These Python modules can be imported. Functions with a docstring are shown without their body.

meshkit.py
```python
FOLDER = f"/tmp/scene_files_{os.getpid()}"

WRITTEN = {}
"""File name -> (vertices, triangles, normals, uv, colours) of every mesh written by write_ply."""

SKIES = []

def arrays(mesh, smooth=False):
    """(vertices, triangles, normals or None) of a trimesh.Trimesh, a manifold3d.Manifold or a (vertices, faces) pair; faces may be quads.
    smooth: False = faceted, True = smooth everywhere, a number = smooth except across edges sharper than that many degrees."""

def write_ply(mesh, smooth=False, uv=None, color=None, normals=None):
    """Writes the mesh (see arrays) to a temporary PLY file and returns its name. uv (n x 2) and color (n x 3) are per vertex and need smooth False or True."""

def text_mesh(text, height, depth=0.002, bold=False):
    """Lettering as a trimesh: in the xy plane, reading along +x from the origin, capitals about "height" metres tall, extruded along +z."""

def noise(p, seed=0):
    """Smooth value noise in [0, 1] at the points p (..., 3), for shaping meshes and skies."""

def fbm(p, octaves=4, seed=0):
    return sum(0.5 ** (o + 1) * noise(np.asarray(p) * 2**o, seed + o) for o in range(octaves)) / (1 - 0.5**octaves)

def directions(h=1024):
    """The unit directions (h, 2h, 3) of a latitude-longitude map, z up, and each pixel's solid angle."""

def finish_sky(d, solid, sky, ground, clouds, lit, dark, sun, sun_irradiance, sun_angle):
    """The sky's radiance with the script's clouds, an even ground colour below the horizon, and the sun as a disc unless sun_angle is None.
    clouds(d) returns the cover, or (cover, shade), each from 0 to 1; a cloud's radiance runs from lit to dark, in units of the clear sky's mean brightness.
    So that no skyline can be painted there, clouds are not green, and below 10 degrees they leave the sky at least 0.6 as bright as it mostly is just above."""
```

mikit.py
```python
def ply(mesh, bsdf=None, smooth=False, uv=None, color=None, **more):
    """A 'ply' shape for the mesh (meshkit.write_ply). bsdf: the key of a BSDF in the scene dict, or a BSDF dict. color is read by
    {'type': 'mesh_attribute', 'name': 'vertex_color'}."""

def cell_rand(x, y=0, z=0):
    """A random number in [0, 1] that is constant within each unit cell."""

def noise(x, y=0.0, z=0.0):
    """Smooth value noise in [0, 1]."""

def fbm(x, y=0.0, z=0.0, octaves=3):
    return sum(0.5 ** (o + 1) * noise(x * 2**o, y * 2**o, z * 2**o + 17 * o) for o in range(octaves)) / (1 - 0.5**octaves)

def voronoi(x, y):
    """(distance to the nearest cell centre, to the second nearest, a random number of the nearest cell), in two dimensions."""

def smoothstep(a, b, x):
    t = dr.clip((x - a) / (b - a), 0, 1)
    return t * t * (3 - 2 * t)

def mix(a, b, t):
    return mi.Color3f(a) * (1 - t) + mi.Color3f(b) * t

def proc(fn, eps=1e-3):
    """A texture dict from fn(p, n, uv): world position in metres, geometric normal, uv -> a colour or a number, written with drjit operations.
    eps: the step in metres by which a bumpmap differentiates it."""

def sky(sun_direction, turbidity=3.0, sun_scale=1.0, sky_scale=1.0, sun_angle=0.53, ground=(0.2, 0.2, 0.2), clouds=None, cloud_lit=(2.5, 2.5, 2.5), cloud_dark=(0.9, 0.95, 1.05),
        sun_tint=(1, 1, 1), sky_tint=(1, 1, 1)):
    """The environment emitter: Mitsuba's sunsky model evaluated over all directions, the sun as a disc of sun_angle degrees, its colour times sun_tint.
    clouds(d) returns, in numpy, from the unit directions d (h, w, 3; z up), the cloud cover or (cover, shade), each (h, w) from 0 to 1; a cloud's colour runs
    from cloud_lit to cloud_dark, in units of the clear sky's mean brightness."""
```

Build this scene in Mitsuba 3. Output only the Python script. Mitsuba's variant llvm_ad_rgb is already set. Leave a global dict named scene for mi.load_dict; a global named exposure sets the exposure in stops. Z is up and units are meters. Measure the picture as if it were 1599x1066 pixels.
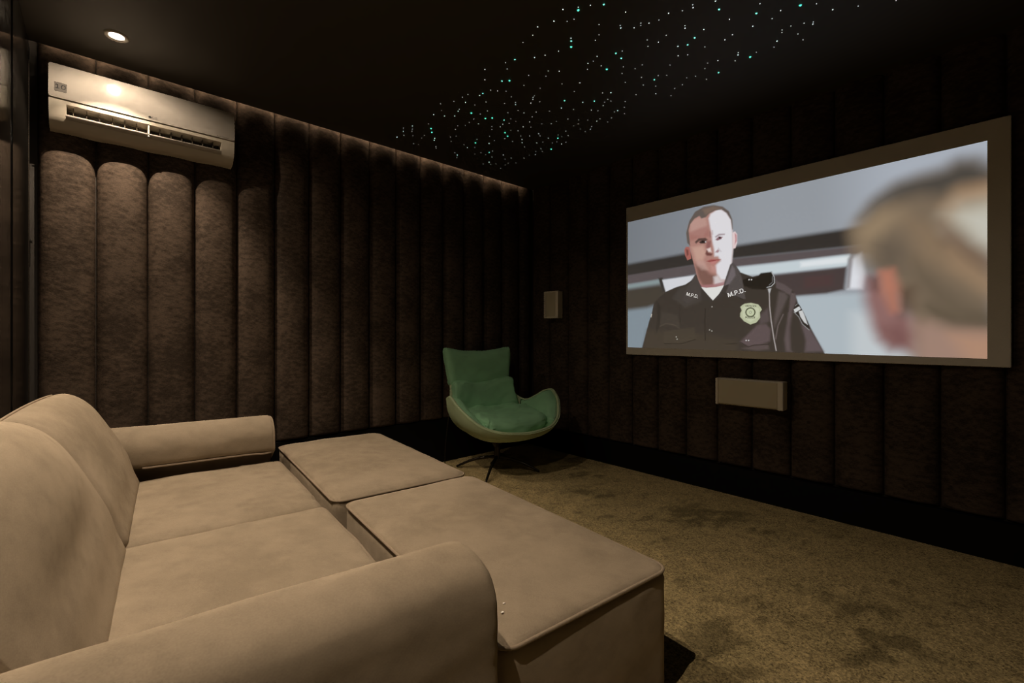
import math
import numpy as np
import trimesh
import shapely.geometry as sg
from scipy.interpolate import PchipInterpolator, CubicSpline
import drjit as dr
import mitsuba as mi
import mikit
import meshkit
from mikit import proc, ply, noise, fbm, voronoi, smoothstep, mix

T = mi.ScalarTransform4f
scene, labels = {}, {}

# ------------------------------------------------------------------ camera, lights, exposure
exposure = 0.0
YAW = math.atan2(643.5, 715.0)          # angle between the view direction and the +y axis (the padded left wall lies at y = 3.5)
FWD = np.array([math.sin(YAW), math.cos(YAW), 0.0])
EYE = np.array([0.0, 0.0, 1.138])
scene['camera'] = {'type': 'perspective', 'fov': 2 * math.degrees(math.atan(799.5 / 715.0)), 'fov_axis': 'x', 'near_clip': 0.02,
                   'principal_point_offset_y': (533.0 - 524.5) / 1066.0,
                   'to_world': T().look_at(origin=EYE.tolist(), target=(EYE + FWD).tolist(), up=[0, 0, 1])}
CEIL = 2.67
LAMPS = [(0.063, 3.09), (0.08, 1.80), (-0.14, 0.58)]
WARM = np.array([1.0, 0.79, 0.57])
STAR_GAIN = 17.0
WIDE, CORE, LENS, STRIP, FILM_GAIN = 1.0, 5.5, 26.0, 9.0, 0.90


def lamp_light(key, x, y, beam, cutoff):
    down = T().look_at(origin=[x, y, CEIL - 0.012], target=[x, y, 0], up=[1, 0, 0])
    scene[key + '__wide_beam'] = {'type': 'spot', 'to_world': down, 'cutoff_angle': 79, 'beam_width': 60, 'intensity': {'type': 'rgb', 'value': (WARM * WIDE).tolist()}}
    scene[key + '__core_beam'] = {'type': 'spot', 'to_world': down, 'cutoff_angle': cutoff, 'beam_width': beam, 'intensity': {'type': 'rgb', 'value': (WARM * CORE).tolist()}}


# ------------------------------------------------------------------ helpers
def lin(c):
    c = np.asarray(c, float) / 255
    return np.where(c <= 0.04045, c / 12.92, ((c + 0.055) / 1.055) ** 2.4)


def put(key, mesh, bsdf, smooth=False, **more):
    k, i = key, 0
    while k in scene:
        i += 1
        k = f'{key}_{i:03d}'
    scene[k] = ply(mesh, bsdf, smooth, **more)
    return k


def tag(key, label, category=None, group=None, kind=None):
    d = {'label': label}
    if category: d['category'] = category
    if group: d['group'] = group
    if kind: d['kind'] = kind
    labels[key] = d


def box(x0, x1, y0, y1, z0, z1):
    m = trimesh.creation.box([x1 - x0, y1 - y0, z1 - z0])
    m.apply_translation([(x0 + x1) / 2, (y0 + y1) / 2, (z0 + z1) / 2])
    return m


def bevel_box(x0, x1, y0, y1, z0, z1, b=0.003):
    p = [[x, y, z] for x in (x0, x1) for y in (y0, y1) for z in (z0, z1)]
    pts = []
    for x, sx in ((x0, 1), (x1, -1)):
        for y, sy in ((y0, 1), (y1, -1)):
            for z, sz in ((z0, 1), (z1, -1)):
                pts += [[x + sx * b, y + sy * b, z], [x + sx * b, y, z + sz * b], [x, y + sy * b, z + sz * b]]
    return trimesh.convex.convex_hull(np.array(pts))


def cat(*ms):
    return trimesh.util.concatenate(list(ms))


def grid_faces(n, m, wrap=False):
    f = []
    for i in range(n - 1):
        for j in range(m if wrap else m - 1):
            a, b = i * m + j, i * m + (j + 1) % m
            f += [[a, b, b + m], [a, b + m, a + m]]
    return np.array(f)


def tube(path, r, n=10, closed=False, cap=True):
    p = np.asarray(path, float)
    if closed:
        t = np.roll(p, -1, 0) - np.roll(p, 1, 0)
    else:
        t = np.gradient(p, axis=0)
    t /= np.linalg.norm(t, axis=1, keepdims=True)
    up = np.array([0, 0, 1.0]) if abs(t[0][2]) < 0.9 else np.array([1.0, 0, 0])
    nrm = []
    u = np.cross(t[0], up); u /= np.linalg.norm(u)
    for k in range(len(p)):
        u = u - t[k] * (u @ t[k]); u /= np.linalg.norm(u)
        nrm.append(u)
    nrm = np.array(nrm); bi = np.cross(t, nrm)
    a = np.linspace(0, 2 * np.pi, n, endpoint=False)
    rr = np.broadcast_to(np.asarray(r, float), (len(p),))[:, None, None]
    v = p[:, None] + rr * (np.cos(a)[None, :, None] * nrm[:, None] + np.sin(a)[None, :, None] * bi[:, None])
    v = v.reshape(-1, 3)
    f = grid_faces(len(p), n, True)
    if closed:
        last = (len(p) - 1) * n
        f = np.vstack([f, [[last + j, last + (j + 1) % n, (j + 1) % n] for j in range(n)], [[last + j, (j + 1) % n, j] for j in range(n)]])
    elif cap:
        v = np.vstack([v, p[:1], p[-1:]])
        c0, c1, last = len(v) - 2, len(v) - 1, (len(p) - 1) * n
        f = np.vstack([f, [[c0, (j + 1) % n, j] for j in range(n)], [[c1, last + j, last + (j + 1) % n] for j in range(n)]])
    m = trimesh.Trimesh(v, f, process=False)
    m.fix_normals()
    return m


def spline(pts, n, closed=False):
    p = np.asarray(pts, float)
    if closed:
        p = np.vstack([p, p[:1]])
    d = np.concatenate([[0], np.cumsum(np.linalg.norm(np.diff(p, axis=0), axis=1))])
    c = CubicSpline(d, p, bc_type='periodic' if closed else 'natural')
    s = np.linspace(0, d[-1], n + 1 if closed else n)
    return c(s)[:-1] if closed else c(s)


def lathe(profile, n=32):
    a = np.linspace(0, 2 * np.pi, n, endpoint=False)
    p = np.asarray(profile, float)
    v = np.stack([p[:, 0, None] * np.cos(a), p[:, 0, None] * np.sin(a), np.broadcast_to(p[:, 1, None], (len(p), n))], -1).reshape(-1, 3)
    m = trimesh.Trimesh(v, grid_faces(len(p), n, True), process=False)
    m.fix_normals()
    return m


def soft_box(hx, hy, hz, r, n=28, puff=(0, 0, 0), wrinkle=0.0, seed=0, scale=6.0, extra=None):
    """A cushion: a box with edges rounded by r, its faces puffed out, its cloth a little uneven. Centred at the origin."""
    b = trimesh.creation.box([2, 2, 2])
    g = np.linspace(-1, 1, n)
    # denser samples near the edges
    g = np.sign(g) * (1 - (1 - np.abs(g)) ** 1.4)
    vs, fs, off = [], [], 0
    for ax in range(3):
        for s in (-1, 1):
            u, w = np.meshgrid(g, g, indexing='ij')
            p = np.zeros((n, n, 3))
            p[..., ax], p[..., (ax + 1) % 3], p[..., (ax + 2) % 3] = s, u, w
            f = grid_faces(n, n) + off
            vs.append(p.reshape(-1, 3)); fs.append(f if s > 0 else f[:, ::-1]); off += n * n
    v, f = np.vstack(vs), np.vstack(fs)
    m = trimesh.Trimesh(v, f, process=False)
    m.merge_vertices(digits_vertex=6)
    v = m.vertices.copy()
    h = np.array([hx, hy, hz])
    p = v * h
    core = np.clip(p, -(h - r), h - r)
    d = p - core
    l = np.linalg.norm(d, axis=1, keepdims=True)
    # keep the square corners of the cube on the round of the edge
    nrm = np.where(l > 0, d / np.maximum(l, 1e-9), 0)
    q = core + nrm * r
    w = v
    for ax in range(3):
        o = [k for k in range(3) if k != ax]
        bump = (1 - w[:, o[0]] ** 2).clip(0) ** 0.7 * (1 - w[:, o[1]] ** 2).clip(0) ** 0.7
        q[:, ax] += np.sign(w[:, ax]) * np.abs(w[:, ax]) ** 3 * puff[ax] * bump
    if wrinkle:
        nz = meshkit.fbm(np.c_[q * scale + seed * 7.3], 3, seed) - 0.5
        rg = meshkit.fbm(np.c_[q * scale * [0.9, 2.2, 1.0] + seed * 1.9], 2, seed + 5)
        nz = nz - 0.45 * np.exp(-(np.abs(rg - 0.5) / 0.025) ** 1.5) * np.clip(meshkit.noise(q * scale * 0.7 + seed) * 3 - 1.4, 0, 1)
        m2 = trimesh.Trimesh(q, m.faces, process=False)
        q = q + np.array(m2.vertex_normals) * (nz * wrinkle)[:, None]
    if extra is not None:
        q = extra(q, w)
    return trimesh.Trimesh(q, m.faces, process=False)


def loft(profile, stations):
    """Closed profile (n x 2) swept along stations (t, sx, sy, centre_x, centre_y): rings in (a, b), caps at both ends. Vertices are (t, a, b)."""
    p = np.asarray(profile, float)
    n = len(p)
    v = []
    for t, k, cx, cy in stations:
        q = np.array([cx, cy]) + (p - [cx, cy]) * k
        v.append(np.c_[np.full(n, t), q])
    v = np.vstack(v)
    f = grid_faces(len(stations), n, True)
    c0, c1, last = len(v), len(v) + 1, (len(stations) - 1) * n
    v = np.vstack([v, v[:n].mean(0), v[last:last + n].mean(0)])
    f = np.vstack([f, [[c0, (j + 1) % n, j] for j in range(n)], [[c1, last + j, last + (j + 1) % n] for j in range(n)]])
    m = trimesh.Trimesh(v, f, process=False)
    m.fix_normals()
    return m


# ------------------------------------------------------------------ materials
def velvet_tone(p, n, uv):
    a = fbm(p.x * 7 + p.y * 7, p.y * 5 - p.x * 3, p.z * 5, 4)
    b = fbm(p.x * 44 + p.z * 13, p.y * 44, p.z * 58, 3)
    c = noise(p.x * 240, p.y * 240, p.z * 200)
    k = 0.62 + 0.75 * smoothstep(0.34, 0.68, 0.45 * a + 0.55 * b) + 0.5 * (c - 0.5)
    return mi.Color3f(0.065, 0.0475, 0.036) * dr.maximum(k, 0.1)


def velvet_relief(p, n, uv):
    return 0.5 * fbm(p.x * 26 + p.z * 8, p.y * 26, p.z * 40, 3) + 0.25 * noise(p.x * 200, p.y * 200, p.z * 200)


def suede_tone(p, n, uv):
    a = fbm(p.x * 3.1 + 3, p.y * 3.3, p.z * 3.0, 4)
    b = 0.55 * fbm(p.x * 11 + 5, p.y * 13, p.z * 12, 3) + 0.45 * fbm(p.x * 34 + p.y * 9, p.y * 26 + 4, p.z * 34, 3)
    c = noise(p.x * 420, p.y * 420, p.z * 420)
    k = 0.88 + 0.22 * smoothstep(0.32, 0.68, 0.45 * a + 0.55 * b) + 0.14 * (c - 0.5)
    return mix((0.298, 0.245, 0.179), (0.332, 0.276, 0.21), a) * k


def suede_relief(p, n, uv):
    return 0.8 * fbm(p.x * 9, p.y * 11, p.z * 9, 3) + 0.06 * noise(p.x * 300, p.y * 300, p.z * 300)


def carpet_tone(p, n, uv):
    blot = fbm(p.x * 3.4 + 9, p.y * 2.9, 0.0, 4)
    mid = fbm(p.x * 17, p.y * 15, 3.0, 3)
    fine = noise(p.x * 150, p.y * 150, 0.0)
    fib = noise(p.x * 330 + p.y * 90, p.y * 330, 5.0)
    streak = fbm(p.x * 9 - p.y * 4 + 2, p.y * 16 + p.x * 5, 7.0, 3)
    dark = smoothstep(0.50, 0.68, 0.42 * blot + 0.26 * mid + 0.32 * streak)
    k = (1.0 - 0.52 * dark) * (0.60 + 0.42 * mid + 0.62 * (fine - 0.5) + 0.62 * (fib - 0.5))
    return mix((0.50, 0.39, 0.205), (0.445, 0.365, 0.19), blot) * dr.maximum(k, 0.08)


def carpet_relief(p, n, uv):
    return 0.6 * noise(p.x * 150, p.y * 150, 0.0) + 0.5 * noise(p.x * 330 + p.y * 90, p.y * 330, 5.0) + 0.6 * fbm(p.x * 17, p.y * 15, 3.0, 2)


def lacquer_rough(p, n, uv):
    return 0.06 + 0.10 * fbm(p.x * 40, p.y * 40, p.z * 40, 2)


def green_tone(p, n, uv):
    a = fbm(p.x * 9, p.y * 9, p.z * 9, 3)
    c = noise(p.x * 300, p.y * 300, p.z * 300)
    return mi.Color3f(0.31, 0.62, 0.38) * (0.82 + 0.3 * a + 0.12 * (c - 0.5))


def shell_tone(p, n, uv):
    a = fbm(p.x * 8, p.y * 8, p.z * 8, 3)
    return mi.Color3f(0.46, 0.58, 0.36) * (0.8 + 0.35 * a)


def screen_tone(p, n, uv):
    return mi.Color3f(0.80, 0.77, 0.72) * (0.94 + 0.12 * noise(p.x * 500, p.y * 500, p.z * 500))


def principled(color, rough, **more):
    base = color if isinstance(color, dict) else {'type': 'rgb', 'value': list(map(float, color))}
    return {'type': 'principled', 'base_color': base, 'roughness': rough, **more}


def bumped(tex, scale, inner, eps=1e-3):
    return {'type': 'twosided', 'bsdf': {'type': 'bumpmap', 'arbitrary': tex, 'scale': scale, 'bsdf': inner}}


def two(inner):
    return {'type': 'twosided', 'bsdf': inner}


scene['mat_velvet'] = bumped(proc(velvet_relief, 2e-3), 0.004, principled(proc(velvet_tone), 0.75, sheen=0.15, sheen_tint=0.8, specular=0.12))
scene['mat_suede'] = bumped(proc(suede_relief, 2e-3), 0.0028, principled(proc(suede_tone), 0.9, sheen=0.2, sheen_tint=0.8, specular=0.15))
scene['mat_piping'] = two(principled((0.31, 0.25, 0.185), 0.8, sheen=0.3, specular=0.2))
scene['mat_carpet'] = bumped(proc(carpet_relief, 1e-3), 0.006, principled(proc(carpet_tone), 1.0, specular=0.05, sheen=0.2, sheen_tint=0.7))
scene['mat_ceiling'] = two(principled((0.058, 0.053, 0.046), 0.55, specular=0.35))
scene['mat_black'] = two(principled((0.006, 0.006, 0.006), 0.55, specular=0.12))
scene['mat_matt_black'] = two(principled((0.004, 0.004, 0.004), 1.0, specular=0.0))
scene['mat_lacquer'] = two(principled((0.005, 0.0045, 0.004), proc(lacquer_rough), specular=0.5))
scene['mat_edge'] = two(principled((0.10, 0.085, 0.07), 0.3, metallic=0.8))
scene['mat_dark_wall'] = two(principled((0.03, 0.026, 0.023), 0.8))
scene['mat_white_plastic'] = two(principled((0.40, 0.37, 0.335), 0.09, specular=0.5, clearcoat=0.3, clearcoat_gloss=0.95))
scene['mat_satin_plastic'] = two(principled((0.52, 0.475, 0.40), 0.4, specular=0.5))
scene['mat_vent_dark'] = two(principled((0.035, 0.03, 0.025), 0.5))
scene['mat_vane'] = two(principled((0.10, 0.085, 0.065), 0.5))
scene['mat_gray_print'] = two(principled((0.13, 0.12, 0.11), 0.6))
scene['mat_ink'] = two(principled((0.012, 0.012, 0.014), 0.5))
scene['mat_trim_ring'] = two(principled((0.55, 0.50, 0.44), 0.35))
scene['mat_green'] = two(principled(proc(green_tone), 0.75, sheen=0.5, sheen_tint=0.8, specular=0.25))
scene['mat_shell'] = two(principled(proc(shell_tone), 0.5, specular=0.4))
scene['mat_piping_green'] = two(principled((0.24, 0.40, 0.26), 0.6))
scene['mat_dark_metal'] = two(principled((0.06, 0.055, 0.05), 0.3, metallic=0.9))
scene['mat_screen'] = two({'type': 'diffuse', 'reflectance': proc(screen_tone)})
scene['mat_picture'] = {'type': 'diffuse', 'reflectance': {'type': 'rgb', 'value': 0.3}}
scene['mat_speaker_cloth'] = two(principled((0.62, 0.56, 0.42), 0.8, specular=0.2))
scene['mat_speaker_case'] = two(principled((0.80, 0.74, 0.63), 0.4, specular=0.4))
scene['mat_star'] = {'type': 'diffuse', 'reflectance': {'type': 'rgb', 'value': 0.7}}
scene['mat_lint'] = two(principled((0.85, 0.82, 0.78), 0.9))

# ------------------------------------------------------------------ the room
LW, FW, BW = 3.50, 3.37, -0.27      # faces of the left wall, the front (screen) wall, the lacquered back boards
floor_mesh = box(-0.75, 3.6, -2.0, 3.7, -0.05, 0.0)
put('floor', floor_mesh, 'mat_carpet'); tag('floor', 'olive brown cut pile carpet with dark worn blotches', 'floor', kind='structure')
put('ceiling', cat(box(-0.75, 3.6, -2.0, 3.435, CEIL, CEIL + 0.03), box(-0.75, 3.6, -2.0, 3.7, 2.80, 2.85)), 'mat_ceiling')
tag('ceiling', 'matt black ceiling set with tiny green and white star lights', 'ceiling', kind='structure')
strip = box(-0.22, 3.22, 3.410, 3.415, 2.706, 2.790)
scene['ceiling__light_strip'] = ply(strip, 'mat_star', False, emitter={'type': 'area', 'radiance': {'type': 'rgb', 'value': (np.array([1, 0.76, 0.52]) * STRIP).tolist()}})
put('wall_left', box(-0.75, 3.6, LW + 0.03, 3.7, 0, 2.8), 'mat_dark_wall'); tag('wall_left', 'wall of tall padded brown velvet channels behind the air conditioner', 'wall', kind='structure')
put('wall_front', box(FW + 0.062, 3.6, -2.0, 3.7, 0, 2.8), 'mat_dark_wall'); tag('wall_front', 'dark wall of padded velvet channels that carries the projection screen', 'wall', kind='structure')
put('wall_back', cat(box(-0.75, -0.62, -2.0, 3.7, 0, 2.8), box(-0.62, BW - 0.035, 2.46, 3.7, 0, 2.8)), 'mat_dark_wall'); tag('wall_back', 'dark wall behind the sofa carrying black lacquered boards', 'wall', kind='structure')
put('wall_right', box(-0.75, 3.6, -2.1, -2.0, 0, 2.8), 'mat_dark_wall'); tag('wall_right', 'dark wall to the right of the room outside the picture', 'wall', kind='structure')


def channel(width, depth, z0, z1, seed=0):
    """One padded channel, local: u across 0..width, bulging to -depth, z up. Rows of the ends roll back."""
    u = np.array([0, .012, .035, .075, .14, .24, .37, .5, .63, .76, .86, .925, .965, .988, 1.0])
    prof = (1 - np.abs(2 * u - 1) ** 3.0).clip(0) ** 0.52
    zz = np.concatenate([z0 + np.array([0, .004, .012, .025]), np.linspace(z0 + .1, z1 - .1, 9), z1 - np.array([.02, .008, 0])])
    roll = np.minimum(1, np.sqrt(np.clip(1 - (1 - np.clip((zz - z0) / 0.025, 0, 1)) ** 2, 0, 1)))
    v = []
    for z, r in zip(zz, roll):
        for a, b in zip(u, prof):
            wob = 0.0025 * (meshkit.noise(np.array([a * 3 + seed, z * 2.2, seed * 1.7])) - 0.5) * b
            v.append([a * width, -(depth * b * (0.3 + 0.7 * r) + wob), z])
    return np.array(v), grid_faces(len(zz), len(u))


for k in range(16):
    x0 = -0.25 + 0.2330 * k
    w = 0.2330 if k < 15 else FW - x0 + 0.03
    v, f = channel(w - 0.003, 0.066, 0.395, 2.79, k)
    v = v + [x0 + 0.0015, LW + 0.030, 0]
    put('wall_left__panel', (v, f), 'mat_velvet', True)
for k in range(23):
    y1 = 3.453 - 0.243 * k
    v, f = channel(0.240, 0.060, 0.205, CEIL, 40 + k)
    v = np.c_[FW + 0.0605 + v[:, 1], y1 - 0.0015 - v[:, 0], v[:, 2]]
    put('wall_front__panel', (v, f), 'mat_velvet', True)
put('baseboard_left', bevel_box(-0.27, FW, LW - 0.004, LW + 0.03, 0, 0.392, 0.002), 'mat_black'); tag('baseboard_left', 'tall flat black skirting under the padded wall beside the green chair', 'skirting board', kind='structure')
put('baseboard_front', bevel_box(FW - 0.006, FW + 0.035, -2.0, LW, 0, 0.202, 0.002), 'mat_black'); tag('baseboard_front', 'flat black skirting below the projection screen wall', 'skirting board', kind='structure')

# black lacquered door and its casing on the back wall, far left
put('door_1', bevel_box(BW - 0.035, BW - 0.004, 2.475, 2.806, 0.01, 2.655, 0.002), 'mat_lacquer'); tag('door_1', 'glossy black lacquered door leaf at the far left edge behind the sofa', 'door', kind='structure')
put('door_1__casing', bevel_box(BW - 0.035, BW, 2.815, 3.385, 0.01, 2.64, 0.002), 'mat_lacquer')
put('door_1__edge_trim', bevel_box(BW - 0.02, BW + 0.002, 3.387, 3.394, 0.01, 2.55, 0.001), 'mat_edge')
put('door_1__filler_strip', bevel_box(BW - 0.035, BW - 0.006, 3.396, 3.50, 0.01, 2.66, 0.001), 'mat_matt_black')
latch = cat(bevel_box(BW - 0.006, BW - 0.001, 3.425, 3.475, 1.500, 1.632, 0.001), bevel_box(BW - 0.003, BW + 0.006, 3.422, 3.478, 1.626, 1.634, 0.001))
put('door_1__latch', latch, 'mat_dark_metal')

# ------------------------------------------------------------------ recessed downlights
for i, (x, y) in enumerate(LAMPS):
    key = 'recessed_downlight' + (f'_{i:03d}' if i else '')
    ring = lathe([(0.032, 0.0), (0.033, -0.003), (0.040, -0.0065), (0.046, -0.007), (0.050, -0.004), (0.051, 0.0)], 40)
    ring.apply_translation([x, y, CEIL])
    scene[key + '__trim_ring'] = ply(ring, 'mat_trim_ring', 40)
    lens = lathe([(0.0005, -0.0035), (0.018, -0.0033), (0.027, -0.0028), (0.031, -0.002)], 40)
    lens.apply_translation([x, y, CEIL])
    if lens.face_normals[:, 2].mean() > 0:
        lens.invert()
    scene[key + '__lens'] = ply(lens, 'mat_star', False, emitter={'type': 'area', 'sampling_weight': 0.1, 'radiance': {'type': 'rgb', 'value': (np.array([1, .86, .66]) * LENS).tolist()}})
    tag(key, ['lit round recessed downlight in the ceiling above the air conditioner', 'round recessed downlight in the ceiling above the middle of the sofa', 'round recessed downlight in the ceiling above the near sofa arm'][i], 'ceiling light')
    lamp_light(key, x, y, *((37, 47) if i == 0 else (34, 58)))

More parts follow.
